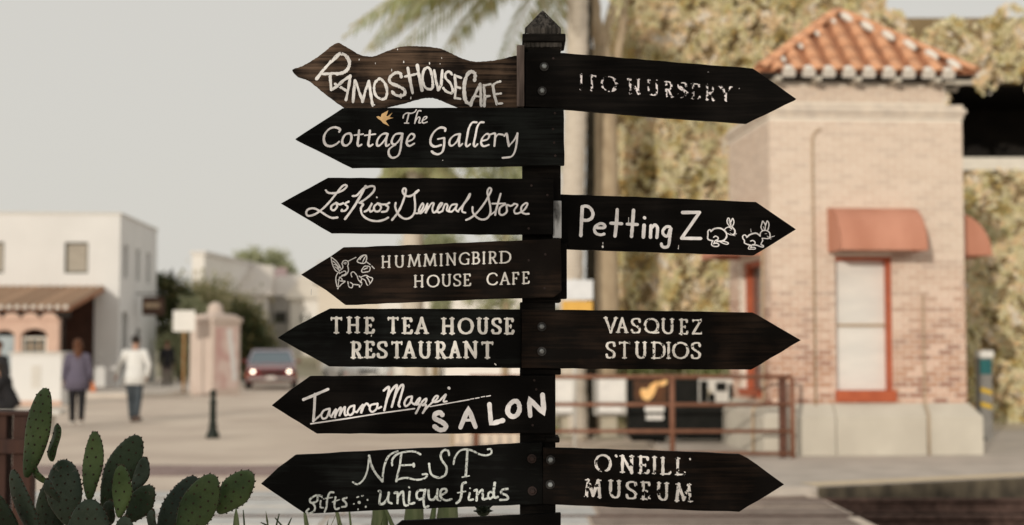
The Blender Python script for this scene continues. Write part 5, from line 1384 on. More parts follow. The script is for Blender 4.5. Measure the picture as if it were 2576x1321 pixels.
# ============================================================ AGAVE AND GRASS BEHIND THE LOWEST BOARDS
M_AGV = mat('pale_green_agave', (0.17, 0.24, 0.11), (0.36, 0.42, 0.25), scale=2.5, rough=0.5, stretch=(14, 14, .5), lo=0.3, hi=0.7)
M_GRASS = leaf_mat('weedy_grass_blades', [(0.06, 0.09, 0.03), (0.10, 0.12, 0.04), (0.15, 0.14, 0.06)], 0.2)
Yv = 4.75
agv = thing('agave', 'broad-leaved pale green agave behind the two lowest left boards', 'agave', (X(1060, Yv), Yv, 0.0)); VO = Vector(agv.location)
def blade(t, O, b, tip, w, m, fold=0.3, n=12, name='leaf', bend=0.1, root=None):
    b, tip = Vector(b) - O, Vector(tip) - O; ax_ = tip - b
    root = None if root is None else Vector(root) - O
    rt = ax_.cross(Vector((0, 1, 0))).normalized(); bk = rt.cross(ax_).normalized()
    rings = []
    if root is not None:
        for k_, v_ in enumerate((0.0, 0.35, 0.7)):
            c = root.lerp(b, v_) - bk * (0.25 * (b - root).length * sin(pi * v_) * 0.3); h0 = w * (0.9 - 0.35 * v_)
            rings.append([c - rt * h0 + bk * (-fold * h0), c, c + rt * h0 + bk * (-fold * h0), c + bk * 0.018])
    for i in range(n + 1):
        v = i / n; hw__ = w * (0.55 + 0.9 * v) * (1 - v) ** 0.55 if v > 0.0 else w * 0.55
        hw__ = max(hw__, 0.0015); c = b + ax_ * v + bk * (bend * ax_.length * sin(pi * v) * 0.5)
        th = 0.006 + 0.010 * (1 - v)
        rings.append([c - rt * hw__ + bk * (-fold * hw__), c + bk * 0.0, c + rt * hw__ + bk * (-fold * hw__), c + bk * th])
    return MB().loft(rings).build(name, m, t, smooth=True)
def zq(x, y): return ((915 + x / 4) / 1.20613, (1263 + y / 4) / 1.20613)
for bx, tx, ty, w, dY in ((70, 20, 1060, 70, 0.0), (480, 385, 980, 62, 0.1), (600, 565, 1010, 34, 0.12), (950, 930, 640, 175, 0.0), (1130, 960, 980, 60, -0.05), (1350, 1400, 540, 210, -0.05), (1760, 1800, 560, 230, 0.05), (1560, 1640, 900, 80, 0.14)):
    Y = Yv + dY
    tip = at(*zq(tx, ty), Y); base = at(*zq(bx, 1420), Y); base2 = base + (base - tip).normalized() * 0.55
    rx = X(1060, Yv) + (base2.x - X(1060, Yv)) * 0.22
    blade(agv, VO, base2, tip, w / 4 / 1.20613 / F_PX * Y, M_AGV, root=(rx, Yv + dY * 0.5, 0.05))
MB().tube([(0, 0, 0), (0, 0, 0.35), (0.0, 0, 0.62)], [0.10, 0.13, 0.16], 12).build('stem', M_DBARK, agv, smooth=True)
pl2 = thing('pointed_plant', 'pointed green leaf and wiry stems between the cactus and the lowest board', 'plant', (X(700, 4.5), 4.5, 0.0)); P2 = Vector(pl2.location)
tp = at(*zz_(1920, 1185), 4.45); blade(pl2, P2, (tp.x, 4.45, tp.z - 0.35), tp, 0.022, M_AGV, root=(tp.x + 0.08, 4.5, 0.0))
for a, b, c, d_ in ((1985, 1330, 1978, 1200), (2245, 1330, 2270, 1230), (2340, 1330, 2370, 1265), (2300, 1340, 2235, 1262), (2180, 1330, 2120, 1300)):
    p0, p1 = at(*zz_(a, b), 4.5), at(*zz_(c, d_), 4.5)
    blade(pl2, P2, p0 + (p0 - p1) * 0.6, p1, 0.004, M_PAD, name='blade', n=6, root=(P2.x + (p0.x - P2.x) * 0.4, 4.5, 0.0))
rs = np.random.RandomState(9)
n = 110
tc = [(at(820, 1340, 4.5).x, 4.5), (at(905, 1335, 4.6).x, 4.6), (at(690, 1345, 4.6).x, 4.6)]
Cc = []; Aa = []; Bb = []
for i in range(n):
    cx_, cy_ = tc[i % 3]
    p = np.array([cx_ + rs.normal() * 0.06, cy_ + rs.normal() * 0.08, 0.98 + rs.uniform(-0.35, 0.065)])
    up_ = np.array([rs.normal() * 0.3, rs.normal() * 0.3, 1.0]); up_ /= np.linalg.norm(up_)
    sd_ = np.cross(up_, rs.normal(size=3)); sd_ /= np.linalg.norm(sd_)
    Cc.append(p - np.array(P2)); Aa.append(up_ * 0.035); Bb.append(sd_ * 0.0035)
quads_mesh('tangled_growth', np.array(Cc), np.array(Aa), np.array(Bb), M_GRASS, pl2, kind='stuff')
stk = MB()
for cx_, cy_ in tc: stk.tube([(cx_ - P2.x, cy_ - P2.y, 0), (cx_ - P2.x + 0.01, cy_ - P2.y, 0.5), (cx_ - P2.x, cy_ - P2.y, 0.98)], [0.006, 0.005, 0.003], 6)
stk.build('stems', M_PADK, pl2)
# dark seed head seen between the last two boards
sd = thing('dried_flower_head', 'dark spiky dried flower head between the two lowest left boards', 'plant', (at(*zq(2205, 1150), 4.4).x, 4.4, 0.0)); SO_ = Vector(sd.location)
hp = at(*zq(2205, 1140), 4.4)
MB().tube([(0, 0, 0), (0.01, 0, 0.5), (hp.x - SO_.x, 0, hp.z)], [0.007, 0.006, 0.005], 7).build('stem', M_PADK, sd)
MB().blob((hp.x - SO_.x, 0, hp.z), (0.022, 0.022, 0.020), 12, 8).build('seed_head', M_PADK, sd)
for i in range(22):
    a = 2 * pi * i / 11; el = -0.2 + 0.55 * (i // 11)
    dv = Vector((cos(a) * cos(el), sin(a) * cos(el), sin(el)))
    p = Vector((hp.x - SO_.x, 0, hp.z)) + dv * 0.015
    MB().tube([p, p + dv * 0.017 + Vector((0, 0, 0.004))], [0.005, 0.0006], 5).build('bract', M_PADK, sd)

# ============================================================ UNSEEN TREE ADDED BEHIND THE CAMERA TO SHADE THE SIGNPOST
sh_ = thing('added_shade_tree', 'bushy evergreen tree added out of view to shade the signpost and cactus', 'tree', (-3.9, -3.2, 0))
MB().tube([(0, 0, 0), (0.05, 0, 1.2), (0, 0, 2.6)], [0.14, 0.12, 0.07], 10).build('trunk', M_DBARK, sh_, smooth=True)
crown('crown', M_DGREEN, [(0.9, 0, 3.1, 1.6, 0.8, 0.95), (-0.6, 0, 2.8, 1.2, 0.8, 1.1)], 3300, 0.07, sh_, 77, 0.22)  # crown thinned to let a chosen share of sun reach the boards

crown('added_lower_crown', M_DGREEN, [(-0.45, 0, 2.45, 0.95, 0.6, 0.62), (-0.2, 0.1, 1.7, 1.0, 0.6, 0.6)], 10000, 0.075, sh_, 78, 0.3)
# ============================================================ THE SIGNPOST
M_POST = board_mat('old_black_post_wood', (0.004, 0.0034, 0.003), (0.016, 0.013, 0.011), (0.10, 0.08, 0.06), 0.74, 0.8, 30)
M_POSTV = mat('weathered_end_grain', (0.009, 0.008, 0.007), (0.075, 0.067, 0.060), scale=3, rough=0.9, bump=1.0, bscale=6, stretch=(34, 34, 2.5), spec=0.15)
M_BLACK = board_mat('black_painted_board', (0.0022, 0.0018, 0.0016), (0.0065, 0.0052, 0.0044), (0.030, 0.026, 0.022), 0.73, 0.8)
M_BLACKG = board_mat('faded_black_board', (0.0030, 0.0030, 0.0028), (0.010, 0.0115, 0.0108), (0.035, 0.030, 0.024), 0.73, 0.8)
M_BROWN = board_mat('dark_brown_board', (0.0060, 0.0042, 0.0032), (0.026, 0.016, 0.011), (0.10, 0.07, 0.045), 0.72, 0.7, 45, 0.42, 0.72)
M_UMBER = board_mat('umber_black_board', (0.0034, 0.0025, 0.0020), (0.020, 0.012, 0.008), (0.09, 0.07, 0.05), 0.74, 0.75, 50, 0.40, 0.75)
M_RAMOS = board_mat('bare_weathered_board', (0.010, 0.007, 0.0055), (0.115, 0.076, 0.052), (0.22, 0.17, 0.13), 0.70, 0.75, 70, 0.33, 0.66)
M_CREAM = paint_mat('cream_sign_paint', (0.80, 0.78, 0.74))
M_WHITE = paint_mat('white_sign_paint', (0.84, 0.82, 0.83))
M_CHALK = paint_mat('chalky_sign_paint', (0.68, 0.73, 0.71), 0.33, 110, 2.0, 0.14)
M_THIN = paint_mat('thin_white_sign_paint', (0.80, 0.79, 0.78), 0.335, 90, 1.0, 0.05)
M_WORN1 = paint_mat('worn_white_sign_paint', (0.83, 0.80, 0.76), 0.375, 62, 4.3, 0.02)
M_WORN2 = paint_mat('flaking_white_sign_paint', (0.83, 0.80, 0.78), 0.41, 58, 7.1, 0.02)
M_WORN3 = paint_mat('mostly_gone_white_sign_paint', (0.85, 0.80, 0.82), 0.478, 66, 11.4, 0.015)
M_GOLD = paint_mat('ochre_sign_paint', (0.72, 0.47, 0.22))
M_ZINC = mat('dull_zinc', (0.22, 0.24, 0.25), (0.08, 0.08, 0.08), scale=60, rough=0.45, metal=0.7, spec=0.5)
M_WASH = mat('stained_washer', (0.035, 0.034, 0.033), (0.015, 0.014, 0.014), scale=80, rough=0.6, metal=0.5, spec=0.3)
M_RUST = mat('rusty_bolt_steel', (0.030, 0.016, 0.013), (0.016, 0.011, 0.010), scale=70, rough=0.7, metal=0.3)
M_PEEL = mat('peeled_grey_paint', (0.36, 0.37, 0.38), (0.05, 0.05, 0.05), scale=14, rough=0.8, lo=0.52, hi=0.62, detail=8, stretch=(1, 1, 0.5), bump=0.4)
M_BATTEN = mat('weathered_batten_wood', (0.17, 0.13, 0.115), (0.05, 0.038, 0.032), scale=9, rough=0.85, stretch=(6, 6, 0.5), bump=0.5, bscale=30)

SY = 4.2                                             # the post's front face
post_base = at(1360, 865, SY)
signpost = thing('signpost', 'tall black wooden post carrying pointed boards lettered for shops, cafes and a museum', 'signpost', (post_base.x, SY + 0.055, 0))
SO = Vector(signpost.location)
SM = Matrix.Translation(-SO)

def px_box(x0, x1, y0, y1, front, depth):
    a = at(x0, y1, front); b = at(x1, y0, front)
    mb = MB(); mb.box((a.x, front, a.z), (b.x, front + depth, b.z), SM); return mb

# shaft in one piece, with a small step where the trims sit
a = at(1313, 0, SY).x; b = at(1411, 0, SY).x
px_box(1314, 1410, 118, 760, SY, 0.11).build('post_shaft', M_POST, signpost, bevel=0.003)
sh = MB(); p0 = at(1308, 760, SY); p1 = at(1397, 760, SY)
sh.box((p0.x, SY + 0.002, -0.3), (p1.x, SY + 0.108, p0.z + 0.0), SM); sh.build('post_foot', M_POST, signpost, bevel=0.003)

# the pointed cap, its grain split into ragged ridges
def cap_mesh():
    nx, nz = 64, 16
    c = at(1366, 78, SY); w = at(1411, 78, SY).x - at(1321, 78, SY).x
    zb = at(1366, 84, SY).z; zs = at(1366, 70, SY).z; zt = at(1366, 14, SY).z
    rr = random.Random(5)
    rid = [rr.uniform(0, 1) for _ in range(nx + 1)]
    mb = MB(); yc = SY + 0.055
    for face in range(4):
        R = Matrix.Rotation(face * pi / 2, 4, 'Z')
        grid = []
        for i in range(nx + 1):
            u = -1 + 2 * i / nx
            row = []
            rough = 0.0012 + 0.0045 * max(0, u if face in (0, 2) else 0.3)
            ztop = zs + (zt - zs) * (1 - abs(u)) - (rid[i] ** 2) * (0.010 if u > 0.15 else 0.004) * (1 if 2 < i < nx - 2 else 0)
            for j in range(nz + 1):
                zz = zb + (ztop - zb) * j / nz
                k = 1.0 if zz <= zs else max(0.0, 1 - (zz - zs) / (zt - zs))
                dep = w / 2 * max(k, abs(u) * 0.0 + k)
                xx = u * w / 2
                dep = min(dep, w / 2)
                xx = max(-dep - 0.002, min(dep + 0.002, xx)) if zz > zs else xx
                dd = dep + (rid[i] - 0.5) * rough * (0.6 if k > 0.05 else 0)
                row.append(R @ Vector((xx, -dd, zz)))
            grid.append(row)
        o = len(mb.v)
        for row in grid: mb.v += [tuple(Vector((c.x, yc, 0)) + q) for q in row]
        for i in range(nx):
            for j in range(nz):
                mb.f.append((o+i*(nz+1)+j, o+(i+1)*(nz+1)+j, o+(i+1)*(nz+1)+j+1, o+i*(nz+1)+j+1))
    mb.v = [tuple(SM @ Vector(v)) for v in mb.v]
    return mb
cap_mesh().build('post_cap', M_POSTV, signpost)
px_box(1314, 1423, 84, 105, SY - 0.014, 0.138).build('cap_collar', M_POST, signpost, bevel=0.004)
px_box(1318, 1413, 105, 119, SY - 0.006, 0.122).build('cap_neck', M_POSTV, signpost, bevel=0.003)
px_box(1300, 1319, 113, 268, SY - 0.030, 0.060).build('side_batten', M_BATTEN, signpost, bevel=0.002)
px_box(1391, 1412.5, 505, 599, SY - 0.020, 0.10).build('peeling_corner_strip', M_PEEL, signpost, bevel=0.002)
px_box(1312, 1411, 927, 943, SY - 0.012, 0.13).build('post_trim', M_POST, signpost, bevel=0.003)
px_box(1372, 1408, 1100, 1114, SY - 0.012, 0.12).build('post_trim', M_POST, signpost, bevel=0.004)
px_box(1398, 1426, 612, 752, SY + 0.01, 0.03).build('back_cleat', M_POST, signpost, bevel=0.003)

rj = random.Random(31)
def board(outline, front, material, label, thick=0.027, jitter=0.0007, curve=False):
    """outline measured on the front face"""
    P = smooth_pts(outline, True, 8)[:-1] if curve else outline
    pts = []
    for i in range(len(P)):
        a = at(*P[i], front); b = at(*P[(i+1) % len(P)], front)
        n = 1 if curve else max(1, int((b - a).length / 0.03))
        for k in range(n):
            q = a.lerp(b, k / n)
            if k or curve: q += Vector((rj.uniform(-1, 1), 0, rj.uniform(-1, 1))) * jitter
            pts.append((q.x, q.z))
    mb = MB(); mb.prism(pts, front, front + thick, SM)
    return mb.build('sign_board', material, signpost, bevel=0.0016, label=label)

def stroke_rings(P, R, front, h, lift):
    out = []
    n = len(P)
    T = []
    for i in range(n):
        t = P[min(i+1, n-1)] - P[max(i-1, 0)]
        T.append(t.normalized() if t.length > 1e-9 else Vector((1, 0)))
    rings = []
    for th in (8, 35, 62):
        c, s_ = cos(radians(th)), sin(radians(th))
        rings.append((P[0] - T[0] * R[0] * c, T[0], R[0] * s_))
    rings += [(P[i], T[i], R[i]) for i in range(n)]
    for th in (62, 35, 8):
        c, s_ = cos(radians(th)), sin(radians(th))
        rings.append((P[-1] + T[-1] * R[-1] * c, T[-1], R[-1] * s_))
    V = []; F = []
    m = len(rings)
    for k, (p, t, r) in enumerate(rings):
        nrm = Vector((-t.y, t.x)); hh = h + lift * k / m
        for o, y in ((-1, 0.0003), (-0.86, -hh), (0.86, -hh), (1, 0.0003)):
            q = p + nrm * r * o
            V.append(SM @ Vector((q.x, front + y, q.y)))
    for k in range(m - 1):
        for j in range(3): F.append((k*4+j, k*4+j+1, (k+1)*4+j+1, (k+1)*4+j))
    F.append((0, 3, 2, 1)); F.append(((m-1)*4, (m-1)*4+1, (m-1)*4+2, (m-1)*4+3))
    return V, F

class Letters:
    """strokes of sign paint; coordinates measured on an enlargement with origin o and scale s"""
    def __init__(self, o, s, front, wob=0.5):
        self.o, self.s, self.front, self.mb, self.k, self.wob = o, s, front, MB(), 0, wob
        self.rr = random.Random(int(o[0])); self.lines = []
    def pt(self, x, y):
        q = at((self.o[0] + x / self.s) / 1.20613, (self.o[1] + y / self.s) / 1.20613, self.front)
        return Vector((q.x, q.z))
    def stroke(self, P, w, smooth=True, nib=None):
        closed = len(P) > 2 and P[0] == P[-1]
        Q = [(p[0], p[1]) for p in P]
        if smooth and len(Q) > 2:
            Q = smooth_pts(Q[:-1] if closed else Q, closed)
        else:
            out = []
            for i in range(len(Q)-1):
                for k in range(4): out.append((Q[i][0]+(Q[i+1][0]-Q[i][0])*k/4, Q[i][1]+(Q[i+1][1]-Q[i][1])*k/4))
            Q = out + [Q[-1]]
        px = 1.0 / self.s / 1.20613 / F_PX * self.front
        pts = [self.pt(*q) for q in Q]
        R = []
        for i in range(len(Q)):
            r = w
            if nib:
                a = Q[min(i+1, len(Q)-1)]; b = Q[max(i-1, 0)]
                th = math.atan2(a[1]-b[1], a[0]-b[0])
                lo_, ang = nib
                r = w * (lo_ + (1 - lo_) * abs(sin(th - ang)))
            R.append(max(0.0006, r * px * (1 + (0.35 + self.wob) * 0.15 * self.rr.uniform(-1, 1))))
        self.k += 1
        V, F = stroke_rings(pts, R, self.front, 0.0005 + (self.k % 9) * 0.00004, 0.00012)
        self.mb.add(V, F)
    def text(self, spec, w, nib=None):
        for line in spec.strip().splitlines():
            tok = line.split()
            if not tok: continue
            sm = True; ww = w; nb = nib
            while tok and not ',' in tok[0]:
                t = tok.pop(0)
                if t == 'L': sm = False
                elif t == 'M': nb = None
                else: ww = float(t)
            P = [tuple(float(c) for c in t.split(',')) for t in tok]
            if len(P) == 1: P = [P[0], (P[0][0] + 1, P[0][1] + 1)]
            self.stroke(P, ww, sm, nb)
        self.end_line()
    def end_line(self):
        if self.mb.v: self.lines.append(self.mb); self.mb = MB()
    def build(self, m, parent, name='lettering'):
        self.end_line()
        for mb in self.lines: o = mb.build(name, m, parent)
        return o

# hand-drawn Roman capitals in a unit box: S smooth, L straight, s a serif at x,y
GLYPH = {
 'A': 'L .5,0 .12,.97|L .5,0 .88,.97|L .26,.66 .74,.66|s .12,1|s .88,1',
 'B': 'L .15,0 .15,1|S .15,0 .62,.02 .8,.24 .6,.46 .15,.48|S .15,.48 .7,.5 .92,.74 .68,.98 .15,1|s .1,0|s .1,1',
 'C': 'S .95,.2 .8,.04 .5,0 .18,.14 .03,.5 .16,.86 .5,1 .8,.96 .97,.82',
 'D': 'L .14,0 .14,1|S .14,0 .6,.02 .92,.22 1,.5 .9,.8 .58,.98 .14,1|s .08,0|s .08,1',
 'E': 'L .2,0 .2,1|L .2,0 .86,0 .88,.14|L .2,.5 .66,.5|L .2,1 .88,1 .95,.84|s .16,0|s .16,1|v .66,.5',
 'F': 'L .2,0 .2,1|L .2,0 .88,0 .92,.14|L .2,.5 .66,.5|s .2,0|s .2,1|v .66,.5',
 'G': 'S .92,.18 .75,.03 .5,0 .18,.14 .03,.5 .16,.86 .5,1 .85,.93|L .85,.95 .85,.58|s .8,.56',
 'H': 'L .2,0 .2,1|L .8,0 .8,1|L .2,.5 .8,.5|s .2,0|s .2,1|s .8,0|s .8,1',
 'I': 'L .5,0 .5,1|s .5,0|s .5,1',
 'L': 'L .2,0 .2,1|L .2,1 .9,.98 .96,.88|s .2,0|s .16,1',
 'M': 'L .2,0 .1,1|L .2,0 .5,.92|L .8,0 .5,.92|L .8,0 .9,1|s .1,1|s .9,1|s .16,0|s .84,0',
 'N': 'L .17,0 .17,1|L .17,0 .83,1|L .83,0 .83,1|s .17,1|s .12,0|s .83,0',
 'O': 'S .5,0 .16,.14 .03,.5 .16,.86 .5,1 .84,.86 .97,.5 .84,.14 .5,0',
 'Q': 'S .5,0 .16,.14 .03,.48 .16,.84 .5,.98 .84,.84 .97,.48 .84,.14 .5,0|S .5,.96 .75,1 1,.96',
 'R': 'L .2,0 .2,1|S .2,0 .62,.02 .8,.25 .62,.5 .2,.53|L .45,.52 .85,1|s .16,0|s .2,1|s .88,1',
 'S': 'S .9,.2 .82,.03 .5,0 .18,.07 .08,.24 .25,.42 .7,.58 .9,.76 .78,.95 .45,1 .15,.97 .05,.82',
 'T': 'L .5,0 .5,1|L .04,.02 .96,.02|v .04,.04|v .96,.04|s .5,1',
 'U': 'S .2,0 .18,.4 .2,.75 .34,.94 .55,1 .74,.93 .82,.72 .82,.35 .82,0|s .2,0|s .82,0',
 'V': 'L .12,0 .5,1|L .5,1 .88,0|s .12,0|s .88,0',
 'Y': 'L .1,0 .5,.5|L .9,0 .5,.5|L .5,.5 .5,1|s .1,0|s .9,0|s .5,1',
 'Z': 'L .08,.04 .92,.02|L .9,.02 .08,.98|L .08,.98 .94,.98|v .1,.06|v .94,.9',
}
def roman(Lt, line, ytop, ybot, x_ref, slope, thick, thin, lean=0.0):
    """line: list of (letter, x0, x1) as measured"""
    nib = (thin / thick, 0.0)
    rr = random.Random(int(ytop * 7 + x_ref))
    for ch, x0, x1 in line:
        j = rr.uniform(-3, 3)
        def tr(u, v):
            x = x0 + thick + (x1 - x0 - 2 * thick) * u
            y = ytop + j + thin + (ybot - ytop - 2 * thin) * v + slope * (x - x_ref)
            return (x + lean * (ybot - y), y)
        for st in GLYPH[ch].split('|'):
            k, *pt = st.split()
            P = [tr(*[float(c) for c in q.split(',')]) for q in pt]
            if k == 's': Lt.stroke([(P[0][0] - thick * 1.25, P[0][1]), (P[0][0] + thick * 1.25, P[0][1])], thin * 0.75, False)
            elif k == 'v': Lt.stroke([(P[0][0], P[0][1] - thin * 0.9), (P[0][0], P[0][1] + thin * 1.3)], thin * 0.8, False)
            else: Lt.stroke(P, thick, k == 'S', nib)
    Lt.end_line()

# ---- left boards
FR = dict(ramos=4.188, cottage=4.165, rios=4.166, humm=4.165, tea=4.176, tam=4.166, nest=4.173, low=4.165, ito=4.166, pet=4.235, vas=4.164, nei=4.158)
def rz(x, y): return ((930 + x / 4) / 1.20613, (100 + y / 4) / 1.20613)
ramos_out = [(-172,450),(-60,405),(60,340),(190,250),(300,160),(370,123),(410,128),(520,190),(640,262),(740,284),(830,280),(960,228),(1130,170),(1280,160),(1440,165),(1600,185),(1720,230),(1880,305),(2020,345),(2160,345),(2320,325),(2540,275),(2620,272),(2640,500),(2620,880),(2540,905),(2430,905),(2150,905),(1900,905),(1840,895),(1700,835),(1560,782),(1480,772),(1390,782),(1200,835),(1000,885),(920,905),(700,912),(490,908),(380,850),(230,740),(110,640),(0,560),(-110,520)]
bd = board([rz(*p) for p in ramos_out], FR['ramos'], M_RAMOS, 'top left board of bare brown wood with a wavy scalloped outline and dripping white capitals', curve=True)
L1 = Letters((930, 100), 4.0, FR['ramos'], 1.3)
L1.text('''
L 19 125,555 205,450 300,345
L 21 305,348 400,250
21 400,250 470,270 520,350 505,430 450,480 370,500
L 17 430,492 310,492 195,500
L 17 285,500 292,600 300,690
L 18 300,690 370,650 450,575 530,525
18 530,525 515,640 480,810
L 16 350,622 420,662 490,705
L 565,838 575,700 588,580
L 598,585 640,720 680,832
L 680,832 715,700 757,585
L 757,585 780,740 802,885
885,557 830,610 822,700 850,770 900,800 955,795 978,720 960,630 920,575 885,557
20 1150,530 1135,490 1075,487 1010,545 1020,605 1110,645 1185,690 1190,745 1135,765 1075,750 1040,712
L 20 1230,428 1258,580 1288,730
L 19 1345,395 1372,550 1402,695
L 16 1195,530 1290,510 1360,492
17 1470,420 1425,455 1408,550 1430,645 1478,682 1528,668 1530,580 1508,460 1470,420
L 17 1550,455 1572,590 1600,690
L 17 1600,690 1635,630 1648,455
16 1765,505 1735,470 1690,490 1690,550 1745,610 1775,690 1760,730 1700,712 1662,672
L 16 1798,510 1812,650 1802,785
L 15 1802,790 1865,800
L 15 1800,515 1875,545
L 14 1812,655 1862,668
22 2040,575 2045,500 2000,470 1950,510 1918,610 1915,730 1935,830 1985,855 2025,790
L 17 1995,878 2035,770 2105,620
L 17 2108,620 2116,750 2120,880
L 14 2040,765 2110,775
L 17 2150,640 2165,770 2158,885
L 14 2150,640 2232,622
L 14 2160,775 2222,765
L 18 2262,640 2280,760 2312,862
L 15 2312,862 2375,855
14 2255,640 2300,605 2350,590
L 14 2290,745 2358,735
M L 7 1180,345 1180,358
M L 8 1492,360 1494,378
M L 6 640,320 638,330
M L 5 1105,195 1106,205
M L 4 835,362 836,375
M L 5 1034,440 1034,462
M L 7 1267,780 1265,802
M L 4 1620,372 1622,378
M L 3 1640,300 1641,312
M L 9 800,860 822,872
M L 7 1145,740 1148,790
''', 17)
L1.build(M_THIN, bd)

bd = board([(742,350),(862,272),(1150,271),(1418,272),(1420,415),(1150,419),(884,421)], FR['cottage'], M_BLACKG, 'black pointed board with a gold swallow above white italic lettering')
L2 = Letters((960, 300), 4.0, FR['cottage'], 0.3)
L2.text('''
11 1052,232 1062,195 1100,172 1150,176 1195,158 1212,132
12 1122,178 1108,240 1094,292
L M 8 1070,295 1120,295
11 1268,146 1235,150 1212,215 1194,296
11 1198,280 1232,226 1256,232 1244,288 1266,290
10 1290,262 1332,240 1338,218 1308,222 1284,270 1300,294 1345,280
''', 16, (0.62, radians(-40)))
L2.text('''
17 278,398 284,368 220,345 148,372 98,440 92,510 120,562 180,575 240,550 275,520
17 400,420 345,440 313,510 328,558 370,565 415,520 425,450 400,420
17 518,384 508,480 500,550 515,572 548,555
L M 10 460,442 568,428
17 650,388 640,480 630,550 648,574 682,555
L M 10 588,444 716,428
16 862,428 800,430 745,492 735,558 768,565 828,500 862,428
16 866,428 845,510 850,572 886,552
16 1040,428 962,430 922,485 915,535 950,552 1000,510 1040,428
16 1046,425 1030,530 1018,620 990,690 925,716 882,680 880,620 920,580 960,556
15 1104,520 1168,492 1190,445 1150,425 1110,472 1096,540 1130,572 1188,542
17 1562,390 1562,360 1500,350 1430,400 1388,480 1390,550 1440,580 1515,560
M 11 1475,488 1550,474
17 1552,478 1550,560 1530,640 1480,672 1430,662 1402,640
16 1735,428 1680,440 1625,490 1615,550 1650,568 1710,510 1738,428
16 1745,428 1732,510 1738,574 1772,545
16 1942,285 1890,290 1850,360 1830,460 1815,550 1832,577 1866,550
16 2030,285 1985,290 1950,350 1930,450 1910,550 1930,577 1956,550
15 2012,510 2078,490 2098,440 2060,428 2012,480 2000,540 2030,575 2092,558
15 2112,432 2165,420 2170,460 2160,572
14 2168,480 2205,432 2262,436
16 2280,452 2308,422 2322,500 2336,572
14 2336,572 2400,500 2440,420
15 2440,420 2430,540 2408,640 2370,698 2310,712 2260,716
M L 3 1530,750 1536,744
''', 16, (0.62, radians(-40)))
L2.build(M_WHITE, bd)
bird = [(847,1017),(872,1045),(902,1062),(930,1095),(1005,1132),(960,1070),(985,1052),(1057,1030),(1005,1025),(1042,968),(985,1012),(968,1005),(978,985),(992,940),(912,985),(900,1022),(875,1010)]
bp_ = [at(*rz(*p), FR['cottage']) for p in bird]
mb = MB(); mb.prism([(q.x, q.z) for q in bp_], FR['cottage'] - 0.0006, FR['cottage'] + 0.001, SM)
mb.build('painted_swallow', M_GOLD, bd)

bd = board([(706,512),(825,447),(1100,448),(1392,450),(1392,590),(1100,588),(832,586)], FR['rios'], M_BLACK, 'black pointed board with thin looping white script, third from the top on the left')
L3 = Letters((920, 520), 4.0, FR['rios'], 0.4)
L3.text('''
275,232 310,262 400,262 480,230 528,185 512,165 470,185 400,270 320,370 230,460 140,522 62,540 36,505 60,462 130,450 200,482 290,540 350,565 415,560
13 400,382 345,418 342,462 378,470 412,425 400,384 440,402 485,388
13 550,368 508,395 540,432 512,475 465,482 470,468
600,300 650,292 700,240 762,182
16 756,182 700,290 610,440 508,578
745,205 820,180 865,192 850,250 765,330 684,382
684,382 728,400 700,450 720,530 800,588 900,605 980,588 1030,562
13 745,490 790,462 836,385 806,450 816,490 850,472
M L 9 892,314 894,317
13 905,388 860,430 872,482 920,482 945,430 905,390 960,402 1000,400
13 1045,382 1002,410 1032,432 1012,482 955,492
1122,385 1118,440 1160,528 1230,575 1300,562 1350,500 1358,400 1350,290 1368,250 1400,232
14 1398,232 1352,272 1290,302 1232,290 1206,240 1222,208 1246,220 1236,290 1190,420 1140,512 1078,590
12 1370,510 1412,500 1458,430 1450,388 1420,430 1402,482 1422,510 1468,470 1508,395
12 1508,395 1502,450 1484,508 1545,402 1585,388 1568,450 1580,500 1622,490
12 1600,495 1655,440 1690,390 1662,392 1632,450 1642,500 1692,480
12 1690,482 1722,400 1752,412 1742,470 1772,490
12 1862,398 1802,410 1770,470 1800,490 1850,440 1868,400 1852,462 1882,490
12 1880,482 1960,380 2022,272 2012,320 1950,400 1930,455 1932,490 1968,502
''', 13.5)
L3.text('''
1978,590 2040,560 2120,490 2210,370 2270,260 2282,215 2256,205 2235,250 2250,330 2270,430 2270,510 2230,570 2170,585 2110,560 2060,500 2055,435
L 2396,272 2368,370 2338,480 2330,528
M L 11 2295,392 2450,390
10 2270,530 2312,500 2338,480
2450,400 2390,440 2380,510 2420,530 2470,490 2470,412 2520,420 2560,396
12 2560,392 2600,410 2562,470 2572,510 2612,510
12 2610,510 2680,470 2722,400 2700,386 2650,430 2650,490 2690,515 2736,516
''', 13)
L3.build(M_WHITE, bd)

bd = board([(757,691),(800,664),(864,622),(1000,618),(1200,609),(1411,601),(1413,733),(1392,748),(1200,753),(1000,762),(868,767),(820,730)], FR['humm'], M_BROWN, 'tilted dark brown pointed board with a painted hummingbird and flowers', jitter=0.0011)
L4 = Letters((990, 740), 4.0, FR['humm'], 0.6)
roman(L4, [('H',650,800),('U',812,962),('M',975,1162),('M',1166,1352),('I',1368,1420),('N',1438,1592),('G',1604,1755),('B',1762,1876),('I',1884,1942),('R',1955,2086),('D',2095,2246)], 147, 300, 650, -0.042, 12, 8)
roman(L4, [('H',1042,1202),('O',1214,1382),('U',1384,1530),('S',1534,1646),('E',1654,1766),('C',1940,2088),('A',2094,2240),('F',2244,2350),('E',2368,2476)], 382, 535, 1045, -0.034, 12, 8)
L4.build(M_CREAM, bd)
L5 = Letters((990, 740), 4.0, FR['humm'], 0.8)
